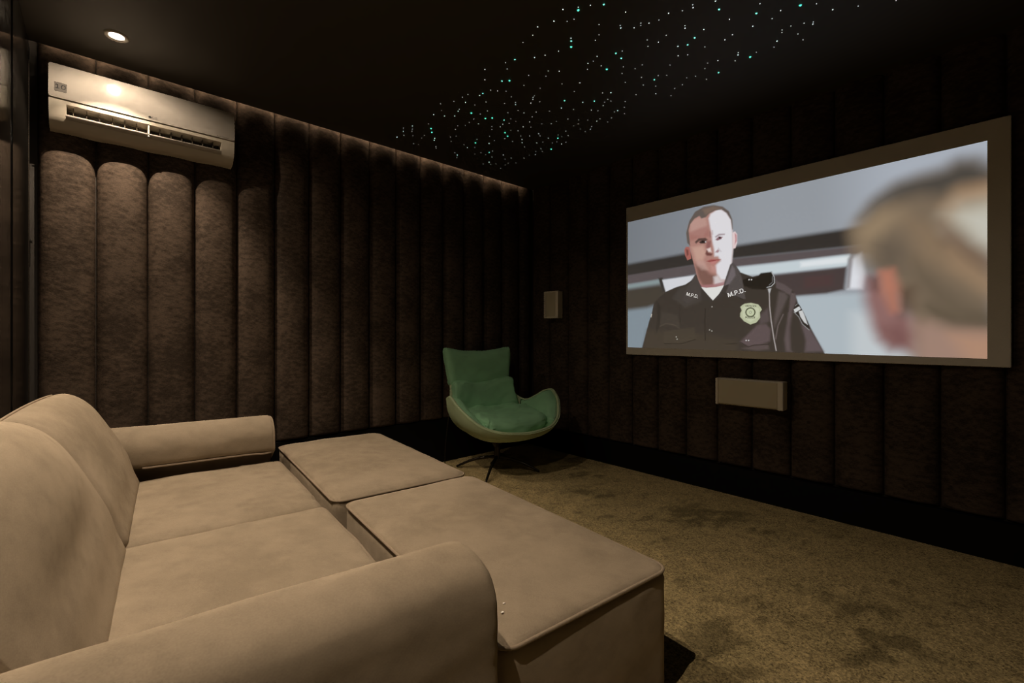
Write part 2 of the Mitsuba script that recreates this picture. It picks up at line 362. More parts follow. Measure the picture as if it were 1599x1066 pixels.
# ------------------------------------------------------------------ star ceiling: x, y, brightness of each point
STARS = [(1.7,3.213,2), (1.662,3.042,1), (1.688,3.093,2), (1.724,3.148,1), (1.694,2.968,2), (1.72,3.014,1), (1.736,3.05,1), (1.779,3.11,1), (1.857,3.234,1), (1.894,3.222,1), (1.851,3.101,1), (1.841,3.045,1), (1.764,2.86,1), (1.817,2.912,3), (1.855,2.962,3), (1.929,3.039,2), (1.944,3.071,2), (2.021,3.165,1), (2.037,3.188,1), (1.717,2.718,2), (1.67,2.56,1), (1.725,2.632,1), (1.784,2.684,2), (1.837,2.637,2), (1.718,2.476,1), (1.729,2.396,1), (1.735,2.346,1), (1.782,2.436,2), (1.814,2.564,2), (1.805,2.538,1), (1.848,2.422,1), (1.897,2.526,3), (1.962,2.584,1), (1.969,2.646,1), (1.975,2.704,1), (1.938,2.745,1), (1.959,2.804,1), (2.007,2.938,1), (2.029,2.893,1), (2.055,3,1), (2.166,2.981,1), (2.221,3.011,2), (2.204,3.164,1), (2.249,3.19,2), (2.279,3.238,1), (2.213,2.892,3), (2.184,2.834,1), (2.264,2.968,1), (2.347,3.076,1), (2.367,3.018,1), (1.798,2.306,2), (1.798,2.273,2.5), (1.879,2.341,1), (1.96,2.428,1), (1.951,2.495,1), (2.017,2.521,3), (2.049,2.484,3), (2.032,2.619,2), (2.132,2.588,1), (2.162,2.625,1), (2.223,2.727,1), (2.301,2.829,2), (2.3,2.763,1), (2.415,2.968,2.5), (2.419,2.929,1), (2.423,3.025,1), (2.495,3.028,1.5), (2.536,3.202,1), (2.548,3.133,2), (2.594,3.166,1), (2.62,3.124,1), (1.81,2.21,1), (1.848,2.188,1), (1.889,2.154,1), (1.959,2.183,1), (1.982,2.275,1), (2.026,2.217,1), (2.046,2.239,2), (2.111,2.284,1), (2.164,2.282,1.5), (2.081,2.354,1), (2.155,2.408,1), (2.131,2.452,2.5), (2.166,2.507,1), (2.179,2.55,1), (2.19,2.465,1.5), (2.207,2.411,1), (2.269,2.599,3), (2.323,2.632,3), (2.335,2.678,1.5), (2.275,2.541,1), (2.304,2.438,1.5), (2.32,2.51,1), (2.395,2.56,1), (2.445,2.6,1.5), (2.486,2.642,2), (2.555,2.688,1), (2.415,2.677,1), (2.285,2.35,1.5), (2.348,2.402,1), (2.245,2.284,1), (2.218,2.218,1), (2.107,2.155,1.5), (2.085,2.114,1.5), (2.066,2.095,1), (2.06,2.075,1), (2.138,2.104,1), (2.371,2.314,1), (2.421,2.267,1.5), (2.42,2.216,1), (2.276,2.147,1), (2.305,2.065,2), (2.248,1.987,2.5), (2.381,2.023,1), (2.352,1.92,2), (2.209,1.871,1), (2.457,2.139,1), (2.522,2.097,1), (2.569,2.138,1.5), (2.642,2.179,1), (2.566,2.179,1), (2.589,2.275,1.5), (2.661,2.315,1), (2.638,2.359,1), (2.596,2.359,1), (2.635,2.397,3), (2.679,2.447,1), (2.738,2.451,1.5), (2.739,2.406,1), (2.668,2.486,1), (2.749,2.574,3), (2.581,2.447,1.5), (2.47,2.443,1.5), (2.504,2.462,1), (2.601,2.526,1), (2.575,2.568,1.5), (2.445,2.515,1), (2.681,2.624,1), (2.729,2.656,1), (2.691,2.693,1), (2.732,2.741,1.5), (2.706,2.787,1), (2.716,2.864,1), (2.537,2.929,1.5), (2.609,2.988,1), (2.633,2.936,1), (2.69,3.04,1), (2.7,3.09,1), (2.736,2.988,1), (2.723,3.18,1), (2.703,2.182,1), (2.702,2.134,1.5), (2.674,2.1,1), (2.633,2.022,1.5), (2.622,1.986,1), (2.573,2.055,1), (2.478,1.948,1.5), (2.518,1.924,1), (2.396,1.86,2.5), (2.487,1.857,1), (2.457,1.823,1), (2.444,1.789,1), (2.476,1.787,1), (2.391,1.726,2), (2.354,1.763,1), (2.702,1.979,1), (2.67,1.923,1), (2.615,1.832,2), (2.615,1.859,1), (2.611,1.776,1), (2.687,1.826,1), (2.552,1.73,1), (1.615,1.437,1.5), (1.657,1.379,1), (1.672,1.392,3), (1.689,1.334,1), (1.908,1.475,1), (1.705,1.446,1), (1.691,1.478,1), (1.643,1.52,2), (1.613,1.602,1.5), (1.639,1.663,1), (1.641,1.738,1), (1.777,1.789,2), (1.806,1.736,1.5), (1.834,1.664,1), (1.801,1.548,1.5), (1.819,1.562,2.5), (1.856,1.594,3), (1.709,1.875,2.5), (1.69,1.932,1), (1.737,1.971,1), (1.645,2.06,1.5), (1.711,2.143,1.5), (1.795,2.085,2.5), (1.826,2.052,3), (1.926,2.031,1), (1.873,1.935,1), (1.955,1.873,1), (1.926,1.827,1), (1.975,1.786,1.5), (2.022,1.987,1), (2.087,1.865,1), (2.159,1.785,1.5), (2.039,1.627,1.5), (2.082,1.665,1), (2.044,1.594,1), (2.024,1.553,1), (1.825,1.388,1), (1.887,1.435,1), (2.113,1.592,1), (1.731,1.289,2.5), (1.848,1.25,1.5), (2.006,1.118,1.5), (2.039,1.066,1), (2.057,1.023,1.5), (2.038,1.015,1), (2.093,0.934,2), (2.159,0.947,2.5), (2.015,1.174,1), (1.999,1.218,1.5), (1.983,1.254,1), (1.969,1.245,1), (1.974,1.286,1.5), (1.926,1.331,2), (1.908,1.322,1), (2.165,1.118,1.5), (2.147,1.109,1), (2.244,1.06,2), (2.145,1.209,1), (2.164,1.264,1.5), (2.105,1.293,1), (2.154,1.319,1), (2.272,1.213,2), (2.35,1.253,1.5), (2.38,1.214,1), (2.298,1.172,2.5), (2.271,1.121,2.5), (2.383,1.12,1), (2.088,1.434,1), (2.079,1.468,2.5), (2.137,1.474,2.5), (2.163,1.59,3), (2.214,1.513,1), (2.265,1.556,1), (2.28,1.479,1), (2.278,1.431,1), (2.396,1.327,1), (2.476,1.391,1), (2.441,1.427,1), (2.463,1.465,2.5), (2.384,1.503,1), (2.466,1.542,1), (2.532,1.497,1), (2.358,1.598,1), (2.556,1.127,1.5), (2.535,1.176,1), (2.576,1.211,1), (2.674,1.176,2.5), (2.611,1.283,1), (2.588,1.326,1), (2.69,1.254,1), (2.639,1.38,1), (2.644,1.432,1), (2.262,0.804,1), (2.317,0.84,2.5), (2.264,0.943,1.5), (2.391,0.981,1.5), (2.403,1.024,1.5), (2.4,0.886,1.5), (2.412,0.803,1), (2.382,0.756,1.5), (2.412,0.683,3), (2.456,0.63,1), (2.557,0.591,1.5), (2.564,0.71,1), (2.603,0.683,1.5), (2.587,0.677,1), (2.538,0.76,1), (2.559,0.806,1), (2.538,0.799,1), (2.631,0.756,1), (2.703,0.753,1), (2.614,0.847,2), (2.657,0.876,1), (2.634,0.955,1), (2.654,0.994,3), (2.585,1.031,2), (2.565,1.022,1), (2.628,1.064,1), (2.617,0.505,1), (2.702,0.381,1), (2.613,1.544,1.5), (2.706,1.491,1), (2.531,1.634,1), (2.552,1.73,1), (2.61,1.776,1), (2.686,1.825,1), (2.665,1.726,1), (2.72,1.791,1), (2.662,1.638,1), (2.712,1.662,2.5), (2.512,1.595,1)]
for x, y, b in STARS[:298]:
    r = {1: 0.0026, 1.5: 0.0030, 2: 0.0034, 2.5: 0.0050, 3: 0.0066}[b]
    col = np.array({1: (0.055, 0.065, 0.062), 1.5: (0.08, 0.10, 0.095), 2: (0.08, 0.13, 0.115), 2.5: (0.018, 0.11, 0.075), 3: (0.008, 0.10, 0.06)}[b])
    a = np.linspace(0, 2 * np.pi, 6, endpoint=False) + x * 9
    v = np.vstack([np.c_[x + r * np.cos(a), y + r * np.sin(a), np.full(6, CEIL - 0.0003)], [[x, y, CEIL - 0.0005 - 1.0 * r]]])
    put('ceiling__star', (v, np.array([[6, (j + 1) % 6, j] for j in range(6)])), 'mat_star', emitter={'type': 'area', 'sampling_weight': 1e-4, 'radiance': {'type': 'rgb', 'value': (col * STAR_GAIN).tolist()}})

# ------------------------------------------------------------------ projection screen; the film as flat soft-edged shapes: colour, softness, opacity, outline in metres
FILM = [
((150,156,163),0.385,1,[[0.8173,2.0735],[2.4532,1.3516],[2.4532,0.3054],[0.8173,0.4151]]),
((172,179,189),0.297,1,[[1.6032,1.7266],[2.4532,1.3516],[2.4532,0.6832],[1.6032,0.8551]]),
((128,142,152),0.0742,1,[[-0.5526,0.3622],[0.6765,0.377],[0.6765,-0.3359],[-0.5526,-0.4579]]),
((176,188,195),0.0304,1,[[1.267,0.3767],[1.9131,0.3694],[1.9131,-0.2825],[1.0337,-0.3881]]),
((196,204,208),0.072,1,[[1.5722,0.2499],[1.9131,0.307],[1.9131,-0.2825],[1.5722,-0.3234]]),
((44,42,42),0.0264,1,[[-0.1196,0.7235],[0.5109,0.7509],[0.9065,0.7567],[1.5628,0.7636],[1.7791,0.7618],[1.7791,0.6464],[1.5659,0.6482],[0.9065,0.6619],[0.5109,0.6425],[-0.1196,0.6119]]),
((88,80,83),0.0132,1,[[-0.1196,0.6286],[0.5109,0.6524],[0.9065,0.6664],[1.5659,0.652],[1.7791,0.65],[1.7791,0.5959],[1.5659,0.6061],[0.9065,0.6078],[0.5264,0.577],[-0.1196,0.5561]]),
((200,212,217),0.0168,1,[[0.8757,0.6021],[1.1536,0.6012],[1.5596,0.6069],[1.547,0.5317],[1.4425,0.5354],[1.1536,0.533],[0.9065,0.54]]),
((226,232,235),0.016,1,[[1.3034,0.5917],[1.5565,0.5958],[1.547,0.5586],[1.3034,0.5589]]),
((66,56,58),0.0164,1,[[1.1144,0.5241],[1.4425,0.5315],[1.547,0.5355],[1.5342,0.3979],[1.4425,0.3811],[1.267,0.3767],[1.2299,0.4083]]),
((80,52,55),0.024,0.5,[[1.3213,0.4956],[1.4758,0.4965],[1.4758,0.4259],[1.3213,0.4222]]),
((134,150,152),0.0212,1,[[-0.0537,0.5452],[0.3103,0.5723],[0.3103,0.5313],[-0.0537,0.5121]]),
((62,57,51),0.0318,1,[[-0.0537,0.5121],[0.3103,0.5313],[0.3991,0.4835],[0.3103,0.3772],[0.1946,0.3518],[-0.0537,0.3357]]),
((50,48,48),0.0102,1,[[0.299,0.5837],[0.3328,0.5856],[0.3772,0.4649],[0.3328,0.4681]]),
((214,216,222),0.0098,1,[[0.3328,0.5651],[0.6275,0.5768],[0.5976,0.5169],[0.3662,0.4555]]),
((225,228,234),0.0228,1,[[1.5687,0.5773],[1.6203,0.6101],[1.6413,0.464],[1.6255,0.3949],[1.5534,0.4004]]),
((120,110,112),0.0156,0.7,[[1.5556,0.5789],[1.5796,0.6024],[1.5611,0.4052],[1.5468,0.4063]]),
((50,45,42),0.0063,1,[[0.1348,-0.0282],[0.1529,0.0306],[0.2123,0.2306],[0.2416,0.3132],[0.2589,0.3851],[0.299,0.4242],[0.3662,0.4708],[0.453,0.4994],[0.5264,0.5132],[0.5876,0.5468],[0.6126,0.5831],[0.6765,0.5196],[0.8173,0.5073],[0.8757,0.6385],[0.9065,0.6078],[0.9325,0.5644],[1.013,0.5253],[1.0419,0.5313],[1.1458,0.4955],[1.1997,0.461],[1.2522,0.4234],[1.2743,0.3803],[1.2889,0.33],[1.3284,0.2464],[1.3637,0.1604],[1.4425,-0.0066],[1.4425,-0.062],[0.1348,-0.1239]]),
((64,56,46),0.0392,0.6,[[0.1946,0.1679],[0.6275,0.1396],[0.9065,0.0932],[0.9065,-0.0422],[0.1348,-0.0707]]),
((70,66,64),0.0196,0.5,[[0.4742,0.4878],[0.6275,0.5143],[0.657,0.3781],[0.5264,0.3364],[0.4208,0.4166]]),
((40,37,35),0.0102,1,[[0.2876,0.3991],[0.3216,0.3562],[0.3103,0.1924],[0.2762,0.1413],[0.2876,0.2701]]),
((70,64,58),0.01,0.35,[[0.3264,0.3098],[0.4626,0.2849],[0.4835,0.18],[0.363,0.2083],[0.3116,0.1957]]),
((78,70,60),0.004,0.8,[[0.313,0.1929],[0.3634,0.2132],[0.4335,0.2041],[0.4782,0.1744],[0.4818,0.1792],[0.4356,0.2098],[0.3626,0.2193],[0.3101,0.1985]]),
((64,57,48),0.0075,0.7,[[0.3447,0.155],[0.5981,0.1849],[0.608,0.096],[0.5041,0.0631],[0.3447,0.0612]]),
((30,27,24),0.0039,1,[[0.3447,0.0553],[0.4976,0.0573],[0.6087,0.0905],[0.6073,0.0951],[0.4969,0.0622],[0.3447,0.0604]]),
((28,25,24),0.0038,1,[[0.6791,0.3211],[0.6759,0.2275],[0.6791,0.0838],[0.6853,0.0839],[0.6822,0.2273],[0.6853,0.3206]]),
((36,33,31),0.004,1,[[0.4808,0.3624],[0.4808,0.2126],[0.4861,0.2125],[0.4861,0.3621]]),
((30,27,24),0.0037,1,[[0.8297,0.0585],[0.9068,0.0625],[0.9067,0.067],[0.8296,0.0631]]),
((92,78,81),0.0154,0.9,[[1.002,0.1513],[1.0428,0.1941],[1.0997,0.1991],[1.1275,0.1624],[1.122,0.084],[1.06,0.0559],[0.9843,0.0454],[0.9303,0.0761]]),
((86,75,77),0.0172,0.8,[[1.0543,0.2552],[1.1109,0.3078],[1.122,0.2168],[1.06,0.1938]]),
((92,79,80),0.0132,0.7,[[0.9424,0.0321],[1.0137,0.049],[1.1109,0.0657],[1.1164,0.0295],[1.0428,0.0187]]),
((35,30,30),0.0035,1,[[0.9289,0.0738],[0.9837,0.0397],[1.0199,0.0527],[1.1166,0.0602],[1.1163,0.0653],[1.0193,0.0579],[0.9849,0.0449],[0.9316,0.0784]]),
((90,80,80),0.0168,0.8,[[1.1768,0.412],[1.2143,0.4034],[1.2301,0.3729],[1.1876,0.2687],[1.1496,0.1741],[1.1496,0.2341]]),
((88,77,79),0.0084,1,[[1.1578,0.4852],[1.209,0.457],[1.2563,0.418],[1.2406,0.384],[1.209,0.4097],[1.1605,0.4371]]),
((96,84,86),0.0105,0.8,[[1.2459,0.4012],[1.2718,0.3935],[1.2795,0.3466],[1.2563,0.2778],[1.2301,0.2201],[1.2406,0.3253]]),
((92,80,82),0.0168,0.9,[[1.2354,0.2669],[1.2563,0.2661],[1.2406,0.1729],[1.2459,0.0323],[1.2563,0.015],[1.2196,0.017],[1.209,0.0965]]),
((110,98,98),0.0063,0.8,[[1.2009,0.2637],[1.1684,0.1868],[1.1547,0.0968],[1.1608,0.0957],[1.1743,0.1847],[1.2064,0.2607]]),
((94,82,86),0.0164,0.9,[[1.3025,0.2182],[1.3576,0.1599],[1.4302,0.0223],[1.3277,0.0168],[1.3327,0.0914]]),
((12,12,14),0.0088,1,[[0.9843,0.5226],[1.037,0.5176],[1.0657,0.5455],[1.1331,0.5477],[1.1468,0.5162],[1.1496,0.468],[1.1275,0.4457],[1.0884,0.4306],[1.0079,0.4429],[0.9544,0.4658],[0.9484,0.5103]]),
((190,192,194),0.0034,1,[[1.1322,0.5443],[1.1475,0.5096],[1.1486,0.4718],[1.1292,0.4525],[1.1019,0.447],[1.103,0.4424],[1.1314,0.4482],[1.1527,0.4699],[1.1516,0.5103],[1.1361,0.546]]),
((120,120,122),0.0034,1,[[1.1368,0.5172],[1.137,0.4788],[1.1153,0.4603],[1.1176,0.4572],[1.1402,0.4771],[1.1403,0.5168]]),
((185,185,186),0.005,1,[[1.1097,0.4351],[1.1303,0.4365],[1.122,0.4039],[1.1164,0.4043]]),
((178,170,168),0.0034,1,[[1.1157,0.4043],[1.1179,0.3194],[1.1274,0.2223],[1.1439,0.1016],[1.1587,0.019],[1.1644,0.0204],[1.1497,0.1027],[1.1332,0.223],[1.1238,0.3195],[1.1216,0.404]]),
((186,192,160),0.004,1,[[0.9315,0.3224],[0.9454,0.3343],[0.9605,0.343],[1.002,0.347],[1.0485,0.3341],[1.0629,0.3162],[1.0726,0.2974],[1.06,0.2795],[1.0623,0.2427],[1.0382,0.2114],[0.9991,0.1973],[0.9575,0.2207],[0.9303,0.253],[0.9315,0.2782],[0.9412,0.2967]]),
((206,212,182),0.0053,0.6,[[0.9454,0.3154],[1.002,0.3377],[1.0543,0.3043],[1.0514,0.2492],[0.9991,0.2135],[0.9484,0.2524]]),
((70,76,56),0.0035,1,[[1.0329,0.2806],[1.0296,0.266],[1.0203,0.2545],[1.0067,0.2483],[0.9915,0.2488],[0.9777,0.2559],[0.9681,0.2681],[0.9646,0.2832],[0.9681,0.298],[0.9777,0.3096],[0.9915,0.3156],[1.0067,0.3149],[1.0203,0.3077],[1.0296,0.2955]]),
((196,204,170),0.0035,1,[[1.0248,0.2809],[1.0223,0.2697],[1.0152,0.2609],[1.0048,0.2563],[0.9933,0.2566],[0.9829,0.262],[0.9756,0.2714],[0.973,0.2829],[0.9756,0.2942],[0.9829,0.303],[0.9933,0.3076],[1.0048,0.3071],[1.0152,0.3016],[1.0223,0.2923]]),
((90,96,70),0.0035,1,[[1.0078,0.2816],[1.0053,0.2751],[0.9991,0.2726],[0.9928,0.2756],[0.9903,0.2822],[0.9928,0.2887],[0.9991,0.2912],[1.0053,0.2882]]),
((206,212,184),0.0035,1,[[1.0053,0.2817],[1.0035,0.277],[0.9991,0.2753],[0.9946,0.2774],[0.9928,0.2821],[0.9946,0.2868],[0.9991,0.2885],[1.0035,0.2864]]),
((30,28,30),0.0033,1,[[1.2692,0.3122],[1.2847,0.3289],[1.2974,0.3166],[1.3227,0.2637],[1.3526,0.1828],[1.3536,0.1531],[1.3126,0.1892],[1.2847,0.2477],[1.2615,0.2718]]),
((208,210,210),0.0033,1,[[1.2641,0.2892],[1.2949,0.3087],[1.305,0.2903],[1.2718,0.2679]]),
((205,207,207),0.0033,1,[[1.2923,0.2764],[1.3126,0.2825],[1.3227,0.2579],[1.3437,0.1886],[1.3227,0.2062],[1.3025,0.2413]]),
((170,170,170),0.0033,1,[[1.2632,0.2736],[1.2913,0.2409],[1.3117,0.1941],[1.3518,0.1543],[1.3534,0.1565],[1.3136,0.1958],[1.2934,0.2424],[1.265,0.2756]]),
((150,150,150),0.0033,1,[[1.2737,0.311],[1.2871,0.3248],[1.2853,0.327],[1.272,0.3131]]),
((225,225,225),0.0035,1,[[0.9755,0.0878],[0.9742,0.0846],[0.9712,0.0833],[0.9682,0.0846],[0.967,0.0877],[0.9682,0.0909],[0.9712,0.0922],[0.9742,0.0909]]),
((225,225,225),0.0036,1,[[0.9915,0.0879],[0.9902,0.0847],[0.9873,0.0834],[0.9843,0.0847],[0.9831,0.0878],[0.9843,0.091],[0.9873,0.0923],[0.9902,0.091]]),
((225,225,225),0.0035,1,[[0.9944,0.5074],[0.9932,0.5044],[0.9902,0.5033],[0.9872,0.5049],[0.986,0.5081],[0.9872,0.5112],[0.9902,0.5122],[0.9932,0.5106]]),
((225,225,225),0.0035,1,[[1.0103,0.5059],[1.0091,0.5029],[1.0061,0.5019],[1.0032,0.5034],[1.0019,0.5067],[1.0032,0.5097],[1.0061,0.5107],[1.0091,0.5091]]),
((200,198,190),0.004,1,[[0.4564,0.1116],[0.4552,0.1088],[0.4521,0.1076],[0.4491,0.1088],[0.4479,0.1116],[0.4491,0.1144],[0.4521,0.1156],[0.4552,0.1144]]),
((200,198,190),0.004,1,[[0.4634,0.094],[0.4621,0.0912],[0.4591,0.09],[0.4561,0.0911],[0.4549,0.0939],[0.4561,0.0968],[0.4591,0.0979],[0.4621,0.0968]]),
((200,198,190),0.0038,1,[[0.7175,0.1633],[0.7164,0.1607],[0.7137,0.1596],[0.711,0.1607],[0.7099,0.1634],[0.711,0.1661],[0.7137,0.1671],[0.7164,0.166]]),
((200,198,190),0.0038,1,[[0.735,0.1551],[0.7339,0.1525],[0.7312,0.1514],[0.7285,0.1525],[0.7274,0.1552],[0.7285,0.1579],[0.7312,0.1589],[0.7339,0.1578]]),
((200,198,190),0.0038,1,[[0.7362,0.3327],[0.7351,0.3301],[0.7324,0.3291],[0.7298,0.3303],[0.7286,0.333],[0.7298,0.3356],[0.7324,0.3366],[0.7351,0.3354]]),
((195,190,180),0.0042,1,[[0.2286,0.2725],[0.2347,0.2997],[0.2423,0.296],[0.2347,0.2688]]),
((58,54,53),0.0058,0.8,[[0.6039,0.5832],[0.6353,0.5126],[0.6629,0.47],[0.6901,0.4239],[0.6629,0.3962],[0.5505,0.403],[0.5289,0.4803]]),
((176,130,120),0.0061,1,[[0.5469,0.9601],[0.5397,0.8788],[0.5577,0.8073],[0.5734,0.7366],[0.5933,0.6659],[0.613,0.589],[0.6318,0.5196],[0.6629,0.48],[0.7304,0.4714],[0.796,0.476],[0.8344,0.4923],[0.8597,0.5383],[0.8722,0.6331],[0.8828,0.734],[0.8797,0.8494],[0.8691,0.9473],[0.8344,1.0055],[0.7895,1.0438],[0.7171,1.0489],[0.6353,1.0185],[0.5791,1.0022]]),
((196,160,150),0.0192,0.6,[[0.5649,0.9843],[0.6214,1.0077],[0.6833,1.0025],[0.7036,0.9121],[0.6629,0.8589],[0.5649,0.8884]]),
((158,104,98),0.0192,0.6,[[0.5505,0.9045],[0.6353,0.9241],[0.7036,0.9321],[0.7171,0.8501],[0.6283,0.851],[0.5649,0.8405]]),
((206,168,152),0.024,0.7,[[0.5791,0.7905],[0.6629,0.7918],[0.6901,0.7345],[0.6629,0.6778],[0.6074,0.6914]]),
((226,224,228),0.0141,1,[[0.7204,1.0151],[0.783,1.0432],[0.8344,1.0055],[0.8691,0.9473],[0.879,0.8495],[0.8815,0.7342],[0.8722,0.6331],[0.8565,0.5514],[0.8344,0.5214],[0.796,0.5249],[0.7667,0.5734],[0.7569,0.6335],[0.796,0.6616],[0.7765,0.6967],[0.7503,0.7001],[0.747,0.7532],[0.7337,0.8144],[0.7304,0.8744],[0.7204,0.9092],[0.707,0.9846]]),
((112,78,70),0.024,0.85,[[0.6039,0.6579],[0.6629,0.6376],[0.7171,0.5785],[0.7569,0.5613],[0.7569,0.5284],[0.7304,0.4846],[0.6629,0.4901],[0.6283,0.5537]]),
((214,206,206),0.0188,0.9,[[0.7437,0.5494],[0.7765,0.5593],[0.796,0.5249],[0.8344,0.5084],[0.8217,0.4869],[0.7503,0.4896]]),
((164,112,116),0.0094,0.8,[[0.6318,0.5095],[0.6629,0.4968],[0.7437,0.4967],[0.8344,0.5117],[0.8312,0.4893],[0.783,0.4705],[0.6629,0.4753]]),
((194,146,138),0.0188,0.7,[[0.7237,0.6373],[0.7634,0.6328],[0.7569,0.581],[0.7304,0.5969]]),
((204,170,160),0.0188,0.5,[[0.6144,0.6905],[0.6765,0.6695],[0.7036,0.6064],[0.656,0.6115],[0.6179,0.6495]]),
((98,88,83),0.0077,1,[[0.5577,0.9925],[0.6039,1.0552],[0.6697,1.0788],[0.7437,1.0751],[0.8089,1.0509],[0.8534,1.0081],[0.8772,0.9457],[0.8809,0.8748],[0.8772,0.8754],[0.8672,0.9444],[0.8376,0.9984],[0.8024,1.0314],[0.7569,1.0342],[0.7104,1.0205],[0.6867,0.9985],[0.6526,0.995],[0.6367,1.0182],[0.5968,1.0022],[0.5649,0.9672],[0.552,0.9249],[0.5592,0.8619],[0.5649,0.8028],[0.5419,0.8303],[0.5332,0.9074]]),
((128,106,92),0.0141,0.7,[[0.6629,1.0601],[0.7437,1.0665],[0.8089,1.0398],[0.7437,1.0369],[0.6833,1.0158]]),
((168,100,92),0.0054,1,[[0.5303,0.801],[0.5179,0.7786],[0.5252,0.7361],[0.5433,0.6959],[0.5734,0.7059],[0.5684,0.751],[0.5577,0.797]]),
((98,52,50),0.0098,0.8,[[0.5303,0.7837],[0.5505,0.774],[0.552,0.7395],[0.5397,0.7273]]),
((228,206,206),0.005,1,[[0.8784,0.8509],[0.8958,0.8582],[0.9105,0.8347],[0.9105,0.7745],[0.8982,0.7382],[0.8809,0.7368]]),
((176,92,104),0.0072,0.8,[[0.8939,0.8439],[0.9056,0.8324],[0.9069,0.7877],[0.8939,0.7643],[0.8982,0.8018]]),
((74,54,52),0.0077,0.9,[[0.6018,0.828],[0.6318,0.8504],[0.6833,0.8462],[0.7009,0.8295],[0.6833,0.8222],[0.6353,0.8296],[0.6109,0.813]]),
((52,40,42),0.0067,1,[[0.6318,0.8221],[0.6629,0.8321],[0.6935,0.818],[0.6799,0.8047],[0.6457,0.8092]]),
((205,200,200),0.0038,1,[[0.69,0.8145],[0.6885,0.8111],[0.6847,0.8101],[0.6809,0.8122],[0.6794,0.8161],[0.6809,0.8196],[0.6847,0.8206],[0.6885,0.8184]]),
((24,20,22),0.0038,1,[[0.6716,0.818],[0.6691,0.8123],[0.6629,0.8108],[0.6567,0.8142],[0.6541,0.8207],[0.6567,0.8264],[0.6629,0.8279],[0.6691,0.8245]]),
((128,76,78),0.0141,0.75,[[0.6969,0.8201],[0.7251,0.8158],[0.7204,0.7701],[0.6969,0.7536],[0.6867,0.7817]]),
((158,138,144),0.0075,0.9,[[0.7542,0.8441],[0.783,0.8591],[0.8249,0.8534],[0.8249,0.8444],[0.783,0.846],[0.7601,0.8333]]),
((132,88,98),0.0075,0.95,[[0.7569,0.8207],[0.7817,0.841],[0.8101,0.8319],[0.8011,0.8184],[0.7713,0.8113]]),
((46,34,40),0.0037,1,[[0.7969,0.8281],[0.7947,0.8232],[0.7895,0.8219],[0.7843,0.8249],[0.7821,0.8305],[0.7843,0.8354],[0.7895,0.8367],[0.7947,0.8337]]),
((235,233,236),0.0037,1,[[0.813,0.8217],[0.8118,0.8189],[0.8089,0.8182],[0.8059,0.8199],[0.8047,0.823],[0.8059,0.8257],[0.8089,0.8265],[0.8118,0.8248]]),
((130,96,98),0.0066,0.8,[[0.7129,0.887],[0.7169,0.8433],[0.7226,0.8429],[0.7186,0.8866]]),
((178,160,164),0.0066,0.8,[[0.7334,0.8935],[0.736,0.8601],[0.7407,0.8597],[0.7381,0.8931]]),
((98,52,50),0.0096,0.9,[[0.682,0.7276],[0.6935,0.7574],[0.7117,0.7316],[0.737,0.7203],[0.7271,0.7064],[0.6935,0.7127]]),
((236,222,218),0.0118,0.9,[[0.6935,0.7607],[0.7204,0.7668],[0.7271,0.7361],[0.707,0.7389]]),
((160,120,126),0.0075,0.9,[[0.7536,0.7292],[0.7765,0.749],[0.7863,0.7346],[0.7752,0.723]]),
((190,180,186),0.0074,0.8,[[0.7743,0.7574],[0.797,0.7249],[0.8014,0.7277],[0.7787,0.7602]]),
((172,98,95),0.0075,1,[[0.6935,0.6708],[0.7271,0.6846],[0.7569,0.6782],[0.7992,0.6729],[0.7765,0.664],[0.7304,0.6531]]),
((130,54,54),0.0056,0.9,[[0.6901,0.6732],[0.7304,0.6729],[0.796,0.6733],[0.7437,0.6667],[0.7104,0.6654]]),
((188,126,122),0.0085,1,[[0.7204,0.6609],[0.7503,0.6645],[0.7713,0.6646],[0.7569,0.6454],[0.7271,0.6449]]),
((180,124,114),0.0141,0.7,[[0.7271,0.6403],[0.7569,0.6401],[0.7437,0.6285]]),
((226,226,222),0.0047,1,[[0.6489,0.4845],[0.6885,0.4751],[0.7633,0.4754],[0.8249,0.485],[0.8117,0.4485],[0.7386,0.3788],[0.7012,0.4194]]),
((66,61,60),0.0053,1,[[0.608,0.5841],[0.6308,0.5313],[0.6567,0.4726],[0.7012,0.4194],[0.7324,0.3791],[0.6502,0.4165],[0.5381,0.3659],[0.5041,0.4001],[0.5449,0.5005],[0.5849,0.5418]]),
((50,46,44),0.0048,1,[[0.647,0.4796],[0.7012,0.4194],[0.7374,0.377],[0.7137,0.3505],[0.6502,0.4102]]),
((76,71,71),0.0063,1,[[0.8623,0.6273],[0.8811,0.6379],[0.9242,0.5758],[0.9424,0.5235],[0.9664,0.3771],[0.9484,0.3751],[0.8051,0.4324],[0.8244,0.5152]]),
((112,104,108),0.0115,0.8,[[0.8748,0.6194],[0.8935,0.5918],[0.8996,0.5466],[0.856,0.4866],[0.8244,0.4763],[0.8497,0.5451]]),
((54,50,49),0.0055,1,[[0.8177,0.4783],[0.8533,0.4874],[0.8296,0.417],[0.7399,0.3738],[0.7816,0.4202]]),
((26,24,23),0.0036,1,[[0.8045,0.4265],[0.8989,0.3977],[0.9534,0.3692],[0.9555,0.3739],[0.9004,0.4028],[0.8058,0.4318]]),
((122,106,88),0.098,1,[[1.5774,0.7484],[1.6096,0.8086],[1.6621,0.8892],[1.7627,0.962],[1.8762,0.9893],[1.9653,0.9959],[2.0249,1.0265],[2.0823,1.0217],[2.13,0.98],[2.1763,0.9339],[2.1763,-0.0309],[1.8578,-0.0341],[1.7918,0.25],[1.7031,0.4581],[1.6413,0.5161],[1.6096,0.5984],[1.5828,0.6549]]),
